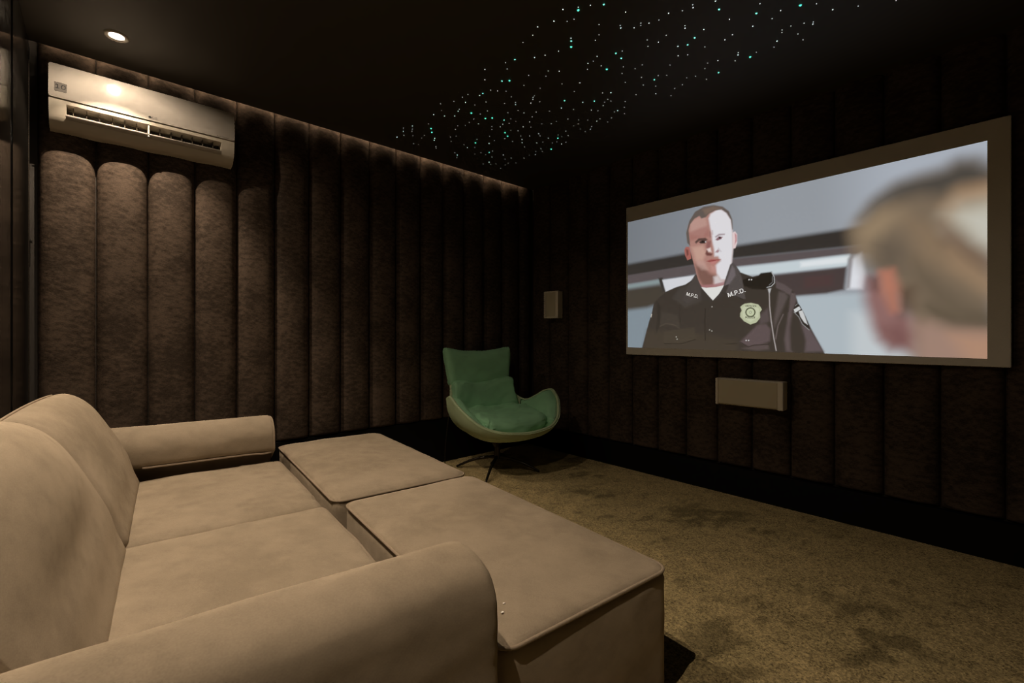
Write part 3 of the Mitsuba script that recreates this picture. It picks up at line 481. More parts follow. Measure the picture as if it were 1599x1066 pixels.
((70,67,63),0.0952,1,[[1.6255,0.8186],[1.6929,0.9083],[1.7918,0.9712],[1.8944,0.9846],[1.9825,0.9972],[2.0332,1.0276],[2.0984,1.0092],[2.1763,0.9339],[2.1763,0.884],[2.0332,0.9081],[1.9653,0.8715],[1.8762,0.898],[1.7627,0.8928],[1.6621,0.8439]]),
((158,136,108),0.1184,0.8,[[1.5882,0.7334],[1.6308,0.7915],[1.7232,0.8379],[1.7918,0.799],[1.743,0.7073],[1.6413,0.5942],[1.6043,0.6386]]),
((92,82,71),0.1152,0.8,[[1.6725,0.6547],[1.7627,0.6915],[1.8204,0.5953],[1.8014,0.4736],[1.6929,0.5104]]),
((142,118,92),0.0924,0.6,[[1.8298,0.7668],[1.9478,0.6967],[2.0498,0.5172],[2.1763,0.3462],[2.1763,0.2796],[2.0332,0.4032],[1.8762,0.5389]]),
((166,132,100),0.0924,0.95,[[1.9825,0.8086],[2.0332,0.8791],[2.1763,0.8951],[2.1763,0.7898],[2.0661,0.8024],[1.9996,0.7346]]),
((186,178,160),0.1188,1,[[1.9868,0.7606],[2.0332,0.8094],[2.1914,0.8141],[2.1914,0.4885],[2.0823,0.6046],[1.9996,0.6877]]),
((200,198,186),0.0896,1,[[2.0498,0.7366],[2.1914,0.7534],[2.1914,0.5437],[2.0984,0.6135]]),
((108,78,60),0.0792,0.65,[[1.9609,0.7182],[1.9996,0.6877],[2.0823,0.5817],[2.1914,0.4554],[2.1914,0.4002],[2.0661,0.5037],[1.9739,0.6331]]),
((158,130,102),0.0768,0.8,[[1.9996,0.5587],[2.0984,0.4543],[2.1914,0.3561],[2.1914,0.2788],[2.0984,0.3861],[2.0165,0.4864]]),
((84,74,60),0.0952,0.6,[[1.8578,0.5412],[1.9653,0.4093],[2.0661,0.3084],[2.1914,0.2347],[2.1914,0.1685],[2.0332,0.1827],[1.9213,0.2931],[1.8578,0.431]]),
((76,68,54),0.0792,0.9,[[1.9124,0.2815],[2.0332,0.2059],[2.1914,0.2016],[2.1914,0.1464],[2.0249,0.1596],[1.9302,0.2207]]),
((142,104,102),0.0648,1,[[1.6329,0.4387],[1.6413,0.464],[1.7031,0.4581],[1.7627,0.3517],[1.8485,0.211],[1.867,0.125],[1.8578,0.0455],[1.7529,0.0433],[1.6949,0.0933],[1.6621,0.1902],[1.6329,0.3278]]),
((112,72,72),0.0864,0.7,[[1.7131,0.1636],[1.7918,0.1876],[1.8578,0.125],[1.8485,0.0514],[1.7529,0.0496]]),
((160,130,116),0.0816,1,[[1.8578,0.174],[1.9213,0.197],[1.9996,0.1599],[2.1914,0.1354],[2.1914,-0.0301],[1.8578,-0.0463]]),
((186,142,112),0.0768,0.6,[[1.9996,0.1248],[2.1914,0.1244],[2.1914,-0.0301],[2.0661,-0.0362]]),
((90,64,62),0.0592,0.9,[[1.6652,0.4553],[1.7051,0.4579],[1.699,0.3816],[1.6745,0.3963]]),
((80,62,50),0.072,0.9,[[1.787,0.3876],[1.8485,0.3828],[1.8485,0.2723],[1.8061,0.237],[1.787,0.2876]]),
((176,116,96),0.0504,1,[[1.7061,0.4936],[1.7627,0.4977],[1.7879,0.4],[1.7879,0.2626],[1.7549,0.2514],[1.7182,0.3547]]),
((188,122,100),0.0518,0.6,[[1.7111,0.4765],[1.7529,0.4723],[1.7608,0.3896],[1.7252,0.3797]]),
]
tag('projection_screen', 'large white wall-mounted projection screen showing a film with two people', 'projection screen')
SX = 3.338
put('projection_screen__fabric', bevel_box(SX, FW - 0.001, 0.031, 2.254, 0.982, 2.229, 0.003), 'mat_screen')
X0, X1, FZ = 0.0106, 2.134, 1.02


def film_colours(pts):
    """Colour of the projected film at the points (u from its left edge, v up), one soft-edged flat shape after another."""
    t = np.clip(pts[:, 0] / 2.13, 0, 1)[:, None]
    col = (1 - t) * lin((118, 124, 131)) + t * lin((160, 166, 175))
    for rgb, soft, op, poly in FILM:
        q = np.array(poly)
        s = max(soft, 0.0022)
        lo, hi = q.min(0) - s, q.max(0) + s
        idx = np.nonzero(((pts >= lo) & (pts <= hi)).all(1))[0]
        if not len(idx):
            continue
        x = pts[idx]
        d2, inside = np.full(len(x), 1e9), np.zeros(len(x), bool)
        for a, b in zip(q, np.roll(q, -1, 0)):
            e = b - a
            w = x - a
            h = np.clip(w @ e / max(e @ e, 1e-12), 0, 1)
            d2 = np.minimum(d2, ((w - h[:, None] * e) ** 2).sum(1))
            if a[1] != b[1]:
                cross = (a[1] > x[:, 1]) != (b[1] > x[:, 1])
                inside ^= cross & (x[:, 0] < e[0] * (x[:, 1] - a[1]) / e[1] + a[0])
        d = np.where(inside, -1, 1) * np.sqrt(d2)
        al = np.clip(0.5 - d / (1.6 * s), 0, 1)
        al = (al * al * (3 - 2 * al) * op)[:, None]
        col[idx] = col[idx] * (1 - al) + al * lin(rgb)
    return col


NU, NV = 880, 440
uu, vv = np.meshgrid(np.linspace(0, 1, NU), np.linspace(0, 1, NV), indexing='ij')
fu = X0 + (X1 - X0) * uu
lo_edge, hi_edge = 0.0227 + (0.003 - 0.0227) * uu, 1.0845 + (1.1063 - 1.0845) * uu
fv = lo_edge + (hi_edge - lo_edge) * vv
pts = np.c_[fu.ravel(), fv.ravel()]
colours = film_colours(pts)
verts = np.c_[np.full(len(pts), SX - 0.0012), 2.247 - pts[:, 0], FZ + pts[:, 1]]
faces = grid_faces(NU, NV)
tri = verts[faces[0]]
if np.cross(tri[1] - tri[0], tri[2] - tri[0])[0] > 0:
    faces = faces[:, ::-1]
scene['projection_screen__projected_film'] = ply((verts, faces), 'mat_picture', False, uv=np.c_[uu.ravel(), vv.ravel()], color=colours * FILM_GAIN,
                                               emitter={'type': 'area', 'radiance': {'type': 'mesh_attribute', 'name': 'vertex_color'}})
labels['projection_screen__projected_film'] = {'label': 'projected film still of a uniformed officer facing a blurred woman'}


def film_text(text, h, u, v, deg, rgb, bold=False, key='projection_screen__lettering'):
    m = meshkit.text_mesh(text, h, 0.0004, bold)
    m.apply_translation([-m.bounds[:, 0].mean(), -m.bounds[:, 1].mean(), 0])
    m.apply_transform(trimesh.transformations.rotation_matrix(math.radians(deg), [0, 0, 1]))
    p = m.vertices
    w = np.c_[SX - 0.0016 - p[:, 2], 2.247 - (u + p[:, 0]), FZ + v + p[:, 1]]
    m = trimesh.Trimesh(w, m.faces, process=False); m.fix_normals()
    put(key, m, 'mat_picture', emitter={'type': 'area', 'sampling_weight': 1e-3, 'radiance': {'type': 'rgb', 'value': (lin(rgb) * FILM_GAIN).tolist()}})


film_text('M.P.D.', 0.024, 0.583, 0.427, -17, (225, 222, 215), True)
film_text('M.P.D.', 0.030, 0.905, 0.425, 14, (228, 226, 222), True)
film_text('OFFICER', 0.012, 1.002, 0.324, -4, (62, 66, 48), True)
film_text('POLICE', 0.013, 0.998, 0.246, -2, (62, 66, 48), True)

# ------------------------------------------------------------------ wall speakers
tag('center_speaker', 'wide cream centre speaker on the wall below the projection screen', 'speaker')
cz0, cz1, cy0, cy1, cx = 0.655, 0.838, 1.025, 1.462, 3.275
def wedge(y0, y1, z0, z1, xa, xb):
    return bevel_box(xa, xb, y0, y1, z0, z1, 0.004)
body = wedge(cy0 + 0.004, cy1 - 0.004, cz0, cz1, cx + 0.012, FW)
put('center_speaker__cabinet', body, 'mat_speaker_case')
put('center_speaker__grille', wedge(cy0 + 0.034, cy1 - 0.020, cz0 + 0.006, cz1 - 0.006, cx, cx + 0.02), 'mat_speaker_cloth')
put('center_speaker__end_cap', wedge(cy1 - 0.019, cy1, cz0 - 0.002, cz1 + 0.002, cx - 0.004, FW - 0.03), 'mat_speaker_case')
put('center_speaker__end_cap', wedge(cy0, cy0 + 0.033, cz0 - 0.002, cz1 + 0.002, cx - 0.004, FW - 0.03), 'mat_speaker_case')
tag('wall_speaker', 'small upright cream speaker on the dark wall between green chair and screen', 'speaker')
a = np.linspace(-1, 1, 13)
front = np.c_[3.262 + 0.016 * a ** 2, 3.075 - 0.093 * a]
poly = np.vstack([front, [[FW - 0.005, 3.0], [FW - 0.005, 3.15]]])
m = trimesh.creation.extrude_polygon(sg.Polygon(poly).buffer(0), 0.262, engine='earcut'); m.apply_translation([0, 0, 1.313])
put('wall_speaker__cabinet', m, 'mat_speaker_case', 25)
m = trimesh.creation.extrude_polygon(sg.Polygon(np.vstack([np.c_[3.259 + 0.016 * a ** 2, 3.075 - 0.080 * a], [[3.29, 2.995], [3.29, 3.155]]])).buffer(0), 0.236, engine='earcut'); m.apply_translation([0, 0, 1.326])
put('wall_speaker__grille', m, 'mat_speaker_cloth', 25)

# ------------------------------------------------------------------ air conditioner
tag('air_conditioner', 'white wall-mounted split air conditioner high on the padded wall under the lit downlight', 'air conditioner')
AX0, AX1, AF = -0.197, 0.637, 3.345
def extrude_x(poly, x0, x1):
    m = trimesh.creation.extrude_polygon(sg.Polygon(poly), x1 - x0, engine='earcut')
    v = m.vertices
    m = trimesh.Trimesh(np.c_[x0 + v[:, 2], v[:, 0], v[:, 1]], m.faces, process=False); m.fix_normals()
    return m
curve = spline([(AF + 0.004, 2.372), (AF + 0.006, 2.335), (AF + 0.016, 2.295), (AF + 0.038, 2.258), (AF + 0.075, 2.236), (AF + 0.13, 2.232)], 18)
outer = np.vstack([[(3.505, 2.555), (AF + 0.045, 2.556), (AF + 0.026, 2.545), (AF + 0.020, 2.52)], curve, [(3.505, 2.24)]])
import manifold3d
def to_man(m):
    return manifold3d.Manifold(manifold3d.Mesh(np.asarray(m.vertices, np.float32), np.asarray(m.faces, np.uint32)))
body = to_man(extrude_x(outer, AX0, AX1))
slot_poly = [(AF - 0.02, 2.352), (AF - 0.02, 2.292), (AF + 0.03, 2.280), (AF + 0.09, 2.30), (AF + 0.09, 2.352)]
slot = to_man(extrude_x(slot_poly, AX0 + 0.066, AX1 - 0.072))
put('air_conditioner__body', body - slot, 'mat_satin_plastic', 30)
liner = extrude_x([(AF + 0.088, 2.345), (AF + 0.088, 2.305), (AF + 0.084, 2.305), (AF + 0.084, 2.345)], AX0 + 0.067, AX1 - 0.073)
put('air_conditioner__air_outlet', liner, 'mat_vent_dark')
for k in range(13):
    x = AX0 + 0.09 + k * 0.0525
    if abs(x - 0.215) < 0.02: continue
    put('air_conditioner__vane', bevel_box(x, x + 0.003, AF + 0.030, AF + 0.082, 2.305, 2.35, 0.0005), 'mat_vane')
put('air_conditioner__divider', bevel_box(0.205, 0.213, AF + 0.008, AF + 0.08, 2.283, 2.351, 0.001), 'mat_satin_plastic')
flap = spline([(AF + 0.004, 2.300), (AF + 0.014, 2.288), (AF + 0.03, 2.281), (AF + 0.055, 2.284)], 10)
flap_poly = np.vstack([flap, flap[::-1] + [0.0, -0.0045]])
put('air_conditioner__louver', extrude_x(flap_poly, AX0 + 0.064, AX1 - 0.07), 'mat_white_plastic', 40)
# glossy front panel with rounded corners, a hair in front of the body
pp = sg.box(AX0 - 0.001, 2.376, AX1 + 0.001, 2.556).buffer(-0.012).buffer(0.012, quad_segs=6)
m = trimesh.creation.extrude_polygon(pp, 0.008, engine='earcut')
v = m.vertices
m = trimesh.Trimesh(np.c_[v[:, 0], AF + 0.006 - v[:, 2] + 0.085 * (v[:, 1] - 2.376), v[:, 1]], m.faces, process=False); m.fix_normals()
put('air_conditioner__front_panel', m, 'mat_white_plastic')
def ac_text(text, h, x, z, mat, bold=False, key='air_conditioner__lettering'):
    m = meshkit.text_mesh(text, h, 0.0006, bold)
    v = m.vertices - [m.bounds[:, 0].mean(), m.bounds[:, 1].mean(), 0]
    m = trimesh.Trimesh(np.c_[x + v[:, 0], AF - 0.0021 - v[:, 2] + 0.085 * (z + v[:, 1] - 2.376), z + v[:, 1]], m.faces, process=False); m.fix_normals()
    put(key, m, mat)
m = bevel_box(-0.176, -0.129, AF - 0.0026, AF, 2.409, 2.458, 0.0004)
v = np.array(m.vertices); v[:, 1] += 0.085 * (v[:, 2] - 2.376)
put('air_conditioner__badge', trimesh.Trimesh(v, m.faces, process=False), 'mat_gray_print')
m = meshkit.text_mesh('10', 0.022, 0.0006)
v = m.vertices - [m.bounds[:, 0].mean(), m.bounds[:, 1].mean(), 0]
m = trimesh.Trimesh(np.c_[-0.1525 + v[:, 0] * 1.15, AF - 0.0028 - v[:, 2] + 0.085 * (2.436 + v[:, 1] - 2.376), 2.436 + v[:, 1]], m.faces, process=False); m.fix_normals()
put('air_conditioner__lettering', m, 'mat_ink')
ac_text('LG', 0.013, 0.236, 2.394, 'mat_gray_print', True)
disc = lathe([(0.0002, 0.0008), (0.0068, 0.0008), (0.0072, 0.0)], 20)
v = disc.vertices
put('air_conditioner__emblem', trimesh.Trimesh(np.c_[0.214 + v[:, 0], AF - 0.002 - v[:, 2] + 0.085 * (2.394 + v[:, 1] - 2.376), 2.394 + v[:, 1]], disc.faces), 'mat_ink')
ac_text('DUAL Inverter', 0.007, 0.575, 2.384, 'mat_gray_print')

# ------------------------------------------------------------------ sofa and ottomans (their own axes: s towards the screen, w along the sofa)
TH = math.radians(5.0)
S_AX, W_AX = np.array([math.cos(TH), -math.sin(TH), 0]), np.array([math.sin(TH), math.cos(TH), 0])
def sofa_world(m):
    v = np.asarray(m.vertices)
    w = v[:, :1] * S_AX + v[:, 1:2] * W_AX + v[:, 2:] * [0, 0, 1]
    return trimesh.Trimesh(w, m.faces, process=False)

tag('sofa', 'two-seat taupe suede sofa with bolster arms and puffed back cushions', 'sofa')
put('sofa__base', sofa_world(bevel_box(-0.45, 0.53, 0.86, 3.13, 0.03, 0.29, 0.012)), 'mat_suede')
put('sofa__back_frame', sofa_world(bevel_box(-0.478, -0.40, 0.84, 3.15, 0.03, 0.70, 0.015)), 'mat_suede')


def seat(w0, w1, s0, s1, z0, z1, seed, crown=0.018):
    m = soft_box((s1 - s0) / 2, (w1 - w0) / 2, (z1 - z0) / 2, 0.035, 40, (0.012, 0.006, crown), 0.012, seed, 5.0)
    m.apply_translation([(s0 + s1) / 2, (w0 + w1) / 2, (z0 + z1) / 2])
    return m
put('sofa__seat_cushion', sofa_world(seat(1.02, 2.065, -0.19, 0.552, 0.27, 0.412, 1)), 'mat_suede', True)
put('sofa__seat_cushion', sofa_world(seat(2.072, 3.0, -0.19, 0.545, 0.27, 0.405, 2)), 'mat_suede', True)

BACK = spline([(-.11, .40), (-.121, .45), (-.149, .545), (-.187, .635), (-.236, .725), (-.281, .80), (-.324, .845), (-.366, .868), (-.405, .870), (-.445, .845), (-.468, .77), (-.476, .62), (-.474, .48), (-.455, .385), (-.3, .37), (-.15, .375)], 72, True)
def back_cushion(w0, w1, crown, seed):
    st = []
    L = w1 - w0
    for t in np.concatenate([[0, .004, .012, .025, .045], np.linspace(.09, L - .09, 26), [L - .045, L - .025, L - .012, L - .004, L]]):
        e = min(t, L - t)
        k = 1 - 0.10 * (1 - min(e / 0.045, 1)) ** 2.2
        u = 2 * t / L - 1
        st.append((w0 + t, k, u))
    n = len(BACK)
    v = []
    for t, k, u in st:
        c = np.array([-.32, .60])
        q = c + (BACK - c) * k
        b = max(0.0, 1 - abs(u) ** 2.2) ** 1.1
        dirv = (BACK - c) / np.linalg.norm(BACK - c, axis=1, keepdims=True)
        amt = crown * b * np.clip(dirv @ np.array([0.12, 0.993]), 0, 1) ** 2
        q = q + dirv * amt[:, None]
        v.append(np.c_[q[:, 0], np.full(n, t), q[:, 1]])
    v = np.vstack(v)
    f = grid_faces(len(st), n, True)
    c0, c1, last = len(v), len(v) + 1, (len(st) - 1) * n
    v = np.vstack([v, v[:n].mean(0), v[last:last + n].mean(0)])
    f = np.vstack([f, [[c0, (j + 1) % n, j] for j in range(n)], [[c1, last + j, last + (j + 1) % n] for j in range(n)]])
    m = trimesh.Trimesh(v, f, process=False); m.fix_normals()
    q = np.array(m.vertices); nz = meshkit.fbm(q * 5 + seed * 3.1, 3, seed) - 0.5
    m.vertices = q + np.array(m.vertex_normals) * (nz * 0.004)[:, None]
    return m
bk = put('sofa__back_cushion', sofa_world(back_cushion(1.03, 2.055, 0.062, 3)), 'mat_suede', True)
bk2 = put('sofa__back_cushion', sofa_world(back_cushion(2.065, 2.965, 0.012, 4)), 'mat_suede', True)
for key, w0, w1, k in ((bk, 1.05, 2.04, 0.062), (bk2, 2.08, 2.95, 0.012)):
    t = np.linspace(0, 1, 24)
    path = np.c_[np.full(24, -.425), w0 + (w1 - w0) * t, .866 + k * (1 - np.abs(2 * t - 1) ** 2.2) ** 1.1 * 0.80]
    scene[key + '__piping'] = ply(sofa_world(tube(path, 0.0045, 8)), 'mat_piping', True)

# arms: bolster profile, a = across (0 outer .. .255 inner), b = height
ARM = spline([(.012, .04), (.004, .2), (.0, .40), (.002, .54), (.010, .602), (.036, .642), (.078, .661), (.125, .665), (.17, .655), (.21, .634), (.24, .598), (.252, .555), (.25, .515), (.238, .482), (.215, .468), (.17, .464), (.125, .455), (.11, .40), (.108, .2), (.106, .04)], 96, True)
ARM = ARM[np.r_[True, np.linalg.norm(np.diff(ARM, axis=0), axis=1) > 1e-6]]
def arm(outer, inner_sign, seed, s1=0.562):
    st = []
    s0 = -0.465
    for s in np.concatenate([[s0, s0 + .01, s0 + .03], np.linspace(s0 + .08, s1 - .06, 24), s1 - np.array([.04, .026, .015, .007, .002, 0])]):
        e = min(s - s0, s1 - s)
        k = 1 - 0.045 * (1 - min(e / 0.022, 1)) ** 2.4
        st.append((s, k, .125, .30))
    m = loft(ARM, st)
    v = np.array(m.vertices)
    k = meshkit.fbm(np.c_[v[:, 0] * 4, v[:, 1] * 9, v[:, 2] * 9] + seed * 5.7, 3, seed) - 0.5
    v = v + np.array(m.vertex_normals) * (k * 0.014)[:, None]
    v[:, 2] += -0.006 * np.clip((v[:, 0] - 0.25) / 0.3, 0, 1) * (v[:, 2] > 0.45)
    v[:, 2] = np.maximum(v[:, 2], 0.02)
    w = np.c_[v[:, 0], outer + inner_sign * v[:, 1], v[:, 2]]
    m = trimesh.Trimesh(w, m.faces, process=False); m.fix_normals()
    return m
def arm_piping(outer, sgn, s1=0.562):
    # along the lower inner edge, round the front corner and up the front face
    p = [(-0.10, .236, .470), (0.2, .238, .468), (0.45, .238, .463), (0.53, .234, .461), (0.560, .218, .463)]
    q = [(0.560, .218, .463), (0.562, .238, .485), (0.560, .243, .52), (0.560, .243, .555), (0.560, .232, .592), (0.560, .205, .625), (0.559, .17, .645), (.559, .12, .650), (0.559, .07, .642), (0.559, .03, .60), (.559, .014, .53), (.559, .010, .40), (.559, .012, .2), (.559, .02, .05)]
    out = []
    for pts, n in ((p, 40), (q, 60)):
        path = spline(pts, n)
        out.append(tube(np.c_[path[:, 0] + np.where(path[:, 0] > 0.4, s1 - 0.562, 0) * np.clip((path[:, 0] - 0.4) / 0.1, 0, 1), outer + sgn * path[:, 1], path[:, 2]], 0.0055, 8))
    return cat(*out)
a1 = put('sofa__armrest', sofa_world(arm(0.79, 1, 5)), 'mat_suede', True)
a2 = put('sofa__armrest', sofa_world(arm(3.205, -1, 6, 0.50)), 'mat_suede', True)
scene[a2 + '__piping'] = ply(sofa_world(arm_piping(3.205, -1, 0.50)), 'mat_piping', True)


def ottoman(name, label, s0, s1, w0, w1, top, seed, crown, sag=0.0):
    tag(name, label, 'ottoman')
    hs, hw = (s1 - s0) / 2, (w1 - w0) / 2
    cs, cw = (s0 + s1) / 2, (w0 + w1) / 2
    base_top = top - 0.012
    m = soft_box(hs - 0.002, hw - 0.002, (base_top - 0.02) / 2, 0.03, 24, (0.010, 0.010, 0), 0.008, seed, 4.0)
    m.apply_translation([cs, cw, 0.02 + (base_top - 0.02) / 2])
    put(name + '__base', sofa_world(m), 'mat_suede', True)
    # cushion top: a rounded sheet that closes at the piping line
    n = 48
    g = np.linspace(-1, 1, n); g = np.sign(g) * (1 - (1 - np.abs(g)) ** 1.5)
    a, b = np.meshgrid(g, g, indexing='ij')
    r = 0.05
    x, y = a * hs, b * hw
    cx, cy = np.clip(x, -(hs - r), hs - r), np.clip(y, -(hw - r), hw - r)
    dx, dy = x - cx, y - cy
    l = np.sqrt(dx ** 2 + dy ** 2); mx = np.maximum(np.abs(dx), np.abs(dy))
    sc = np.where(l > 1e-9, mx / np.maximum(l, 1e-9), 1)
    x, y = cx + dx * sc, cy + dy * sc
    edge = np.minimum(hs * (1 - np.abs(a)), hw * (1 - np.abs(b)))
    ex, ey = hs * (1 - np.abs(a)), hw * (1 - np.abs(b))
    rise = lambda e: np.sqrt(np.clip(1 - (1 - np.clip(e / 0.045, 0, 1)) ** 2, 0, 1))
    z = top - 0.012 + 0.014 * rise(ex) * rise(ey) + crown * (1 - a ** 2) ** 0.6 * (1 - b ** 2) ** 0.6
    q = np.stack([x + cs, y + cw, z], -1).reshape(-1, 3)
    inner = (rise(ex) * rise(ey)).ravel()
    nz = meshkit.fbm(q * [5, 4, 0] + seed * 3.3, 4, seed) - 0.5
    rg = meshkit.fbm(q * [7, 3.5, 0] + seed, 3, seed + 3)
    nz = nz - 0.22 * np.exp(-(np.abs(rg - 0.5) / 0.02) ** 1.5) * np.clip(meshkit.noise(q * [5, 4, 0] + seed) * 3 - 1.3, 0, 1)
    q[:, 2] += nz * 0.020 * inner
    side = q.reshape(n, n, 3)
    ring = np.vstack([side[0, :-1], side[:-1, -1], side[-1, :0:-1], side[:0:-1, 0]])
    low = ring.copy(); low[:, 2] -= 0.008
    low[:, 0] += np.sign(cs - low[:, 0]) * 0.006; low[:, 1] += np.sign(cw - low[:, 1]) * 0.006
    k = len(ring)
    skirt_v = np.vstack([ring, low]); skirt_f = np.vstack([[[j, j + k, (j + 1) % k] for j in range(k)], [[(j + 1) % k, j + k, (j + 1) % k + k] for j in range(k)]])
    sheet = trimesh.Trimesh(q, grid_faces(n, n), process=False)
    if sheet.face_normals[:, 2].mean() < 0: sheet.invert()
    top_m = cat(sheet, trimesh.Trimesh(skirt_v, skirt_f, process=False))
    put(name + '__top_cushion', sofa_world(top_m), 'mat_suede', True)
    path = ring.copy(); path[:, 2] -= 0.001
    c = np.array([cs, cw])
    d = path[:, :2] - c
    path[:, 0] += np.sign(d[:, 0]) * 0.002; path[:, 1] += np.sign(d[:, 1]) * 0.002
    path = spline(path[::2], 260, True)
    put(name + '__piping', sofa_world(tube(path, 0.0052, 8, closed=True)), 'mat_piping', True)


ottoman('ottoman', 'near taupe suede ottoman in front of the sofa with two white specks on it', 0.617, 1.262, 0.855, 2.031, 0.42, 11, 0.012)
ottoman('ottoman_001', 'far taupe suede ottoman between the padded wall and the other ottoman', 0.586, 1.262, 2.072, 3.345, 0.42, 12, 0.022)

for i, (s, w, r) in enumerate([(0.688, 0.955, 0.0035), (0.715, 0.985, 0.0030)]):
    key = 'lint_speck' + (f'_{i:03d}' if i else '')
    m = trimesh.creation.icosphere(1, 1.0); m.apply_scale([r * 1.4, r, r * 0.5]); m.apply_translation([s, w, 0.4285])
    scene[key] = ply(sofa_world(m), 'mat_lint', True)
    tag(key, ['tiny white lint speck nearest the corner of the near ottoman', 'second tiny white lint speck just behind the other on the ottoman'][i], 'lint')

# ------------------------------------------------------------------ green lounge chair
tag('lounge_chair', 'green upholstered shell lounge chair on a metal swivel base in the far corner', 'chair')
CH = T().translate([2.508, 2.975, 0]).rotate([0, 0, 1], -9)
def put_chair(key, m, mat, smooth=True):
    if key not in ('pole', 'leg', 'support_rod'):
        v = np.array(m.vertices); v[:, 2] = 0.062 + 0.93 * v[:, 2]
        m = trimesh.Trimesh(v, m.faces, process=False)
    return put('lounge_chair__' + key, m, mat, smooth, to_world=CH)
RIM = [(0, 0, .41, .975), (14, .13, .41, .975), (24, .235, .40, .995), (31, .285, .385, 1.005), (38, .285, .36, .93), (45, .272, .33, .82), (52, .275, .29, .71), (60, .315, .22, .585), (70, .375, .13, .535), (82, .425, .03, .585), (92, .465, -.05, .64), (101, .480, -.12, .655), (110, .472, -.19, .61), (122, .425, -.28, .52), (138, .335, -.37, .43), (158, .19, -.44, .385), (180, 0, -.46, .37)]
ang = np.array([r[0] for r in RIM] + [360 - r[0] for r in RIM[-2:0:-1]] + [360.0])
rx = np.array([r[1] for r in RIM] + [-r[1] for r in RIM[-2:0:-1]] + [RIM[0][1]])
ry = np.array([r[2] for r in RIM] + [r[2] for r in RIM[-2:0:-1]] + [RIM[0][2]])
rz = np.array([r[3] for r in RIM] + [r[3] for r in RIM[-2:0:-1]] + [RIM[0][3]])
RIMF = PchipInterpolator(ang, np.c_[rx, ry, rz])
def shell_point(phi, r):
    """Point of the bowl at angle phi (degrees, 0 = back, 90 = the sitter's left arm) and radius r (0 = bottom, 1 = rim)."""
    rim = RIMF(np.mod(phi, 360.0))
    b = np.array([0, -0.02, 0.255])
    ctrl = np.stack([rim[..., 0] * 0.92, rim[..., 1] * 0.86, 0.255 + 0.10 * (rim[..., 2] - 0.255)], -1)
    r = np.asarray(r)[..., None]
    return (1 - r) ** 2 * b + 2 * r * (1 - r) * ctrl + r ** 2 * rim
def shell_sheet(phis, rs, lift=0.0):
    P, R = np.meshgrid(phis, rs, indexing='ij')
    p = shell_point(P, R)
    e = 0.5
    dp = shell_point(P + e, R) - shell_point(P - e, R)
    drr = shell_point(P, np.minimum(R + .01, 1.0)) - shell_point(P, np.maximum(R - .01, 0.02))
    n = np.cross(dp, drr); n /= np.linalg.norm(n, axis=-1, keepdims=True) + 1e-12
    inward = np.array([0, -0.12, 0.75]) - p
    n = n * np.sign((n * inward).sum(-1, keepdims=True) + 1e-9)
    return p + n * np.asarray(lift)[..., None], n
def closed_pad(phis, rs, lift0, thick, power=2.6, seed=0, wrinkle=0.012, scale=9.0):
    P, R = np.meshgrid(phis, rs, indexing='ij')
    a, b = np.linspace(-1, 1, len(phis))[:, None], np.linspace(-1, 1, len(rs))[None]
    bump = np.clip(1 - np.abs(a) ** power, 0, 1) ** 0.5 * np.clip(1 - np.abs(b) ** power, 0, 1) ** 0.5
    base, n = shell_sheet(phis, rs, np.full(P.shape, lift0))
    wr = (meshkit.fbm(base * scale + seed, 3, seed) - 0.5) * wrinkle * bump
    topp = base + n * (thick * bump + wr)[..., None]
    nn, mm = P.shape
    v = np.vstack([topp.reshape(-1, 3), base.reshape(-1, 3)])
    f = grid_faces(nn, mm)
    m = trimesh.Trimesh(v, np.vstack([f, f[:, ::-1] + nn * mm]), process=False)
    m.merge_vertices(digits_vertex=5); m.fix_normals()
    return m
phis = np.linspace(0, 360, 145)
rs = np.concatenate([[0.02], np.linspace(0.1, 1, 22)])
ins, _ = shell_sheet(phis, rs, np.full((145, 23), 0.0))
outs, _ = shell_sheet(phis, rs, np.full((145, 23), -0.028))
v = np.vstack([ins.reshape(-1, 3), outs.reshape(-1, 3)])
f = grid_faces(145, 23); N = 145 * 23
rimf = np.array([[i * 23 + 22, (i + 1) * 23 + 22, N + (i + 1) * 23 + 22] for i in range(144)] + [[i * 23 + 22, N + (i + 1) * 23 + 22, N + i * 23 + 22] for i in range(144)])
m = trimesh.Trimesh(v, np.vstack([f, f[:, ::-1] + N, rimf]), process=False); m.merge_vertices(digits_vertex=6); m.fix_normals()
put_chair('shell', m, 'mat_shell', 50)
edge_mid, _ = shell_sheet(phis[:-1], np.array([0.995]), np.full((144, 1), -0.012))
put_chair('rim_piping', tube(edge_mid[:, 0], 0.010, 8, closed=True), 'mat_shell')
def head_shape(q, w):
    q = q.copy()
    q[:, 2] += 0.045 * np.abs(w[:, 0]) ** 2.2 * np.clip(w[:, 2], 0, 1)      # raised ears
    q[:, 0] *= 1 + 0.07 * w[:, 2]
    q[:, 1] += 0.03 * (1 - w[:, 0] ** 2)
    return q
m = soft_box(0.320, 0.055, 0.170, 0.045, 26, (0.0, 0.018, 0.0), 0.014, 21, 9.0, head_shape)
m.apply_transform(trimesh.transformations.rotation_matrix(math.radians(-6), [1, 0, 0])); m.apply_translation([0, 0.325, 0.845])
put_chair('head_cushion', m, 'mat_green')
def back_shape(q, w):
    q = q.copy()
    q[:, 0] *= 1 + 0.10 * (1 - w[:, 2]) * 0.5
    q[:, 1] += 0.03 * (1 - w[:, 0] ** 2) - 0.05 * np.abs(w[:, 0]) ** 2
    return q
m = soft_box(0.300, 0.06, 0.165, 0.055, 26, (0.0, 0.02, 0.0), 0.034, 22, 9.0, back_shape)
m.apply_transform(trimesh.transformations.rotation_matrix(math.radians(-14), [1, 0, 0])); m.apply_translation([0, 0.255, 0.575])
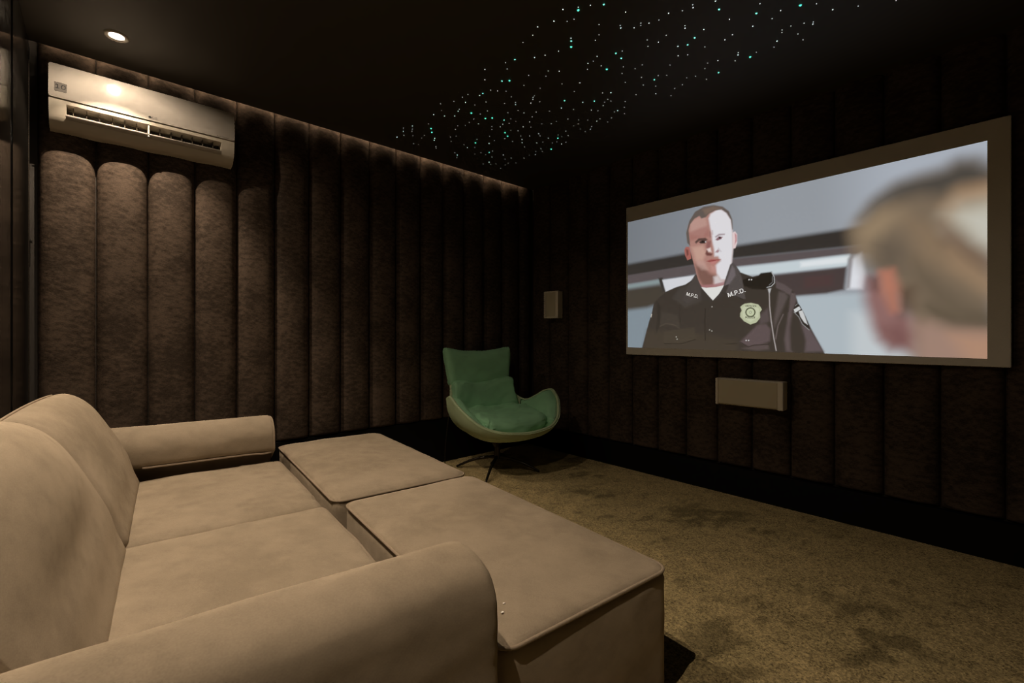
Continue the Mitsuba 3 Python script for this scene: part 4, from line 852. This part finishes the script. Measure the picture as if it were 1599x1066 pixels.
put_chair('back_cushion', m, 'mat_green')
def seat_shape(q, w):
    q = q.copy()
    rr = np.hypot(w[:, 0], w[:, 1]).clip(1e-6)
    mx = np.maximum(np.abs(w[:, 0]), np.abs(w[:, 1]))
    q[:, :2] *= (0.45 + 0.55 * mx / rr)[:, None]
    q[:, 2] += 0.05 * (q[:, 0] / 0.33) ** 2 - 0.015 * np.exp(-((q[:, 1] - 0.14) / 0.03) ** 2)
    return q
m = soft_box(0.325, 0.325, 0.060, 0.055, 30, (0, 0, 0.020), 0.050, 23, 9.0, seat_shape)
m.apply_transform(trimesh.transformations.rotation_matrix(math.radians(5), [1, 0, 0])); m.apply_translation([0, -0.055, 0.400])
put_chair('seat_cushion', m, 'mat_green')
put_chair('arm_cushion', closed_pad(np.linspace(66, 140, 30), np.linspace(0.46, 0.985, 22), 0.004, 0.085, 3.0, 24, 0.030), 'mat_green')
put_chair('arm_cushion', closed_pad(np.linspace(220, 294, 30), np.linspace(0.46, 0.985, 22), 0.004, 0.085, 3.0, 25, 0.030), 'mat_green')
for s in (1, -1):
    p0, _ = shell_sheet(np.linspace(180 - s * 110, 180 - s * 42, 30), np.array([0.97]), np.full((30, 1), 0.012))
    put_chair('cushion_piping', tube(p0[:, 0], 0.005, 8), 'mat_piping_green')
pole = lathe([(0.0, .10), (.026, .10), (.026, .20), (.030, .205), (.060, .265), (.075, .29), (.0, .292)], 28)
put_chair('pole', pole, 'mat_dark_metal', 30)
for k in range(4):
    a = math.radians(45 + 90 * k)
    path = spline([(0.02 * math.cos(a), 0.02 * math.sin(a), .115), (.14 * math.cos(a), .14 * math.sin(a), .098), (.27 * math.cos(a), .27 * math.sin(a), .055), (.36 * math.cos(a), .36 * math.sin(a), .012)], 20)
    put_chair('leg', tube(path, np.linspace(0.014, 0.009, 20), 10), 'mat_dark_metal')
put_chair('support_rod', tube(spline([(-.425, .05, .50), (-.45, .05, .32), (-.455, .05, .06), (-.45, .045, .012)], 20), 0.004, 8), 'mat_dark_metal')
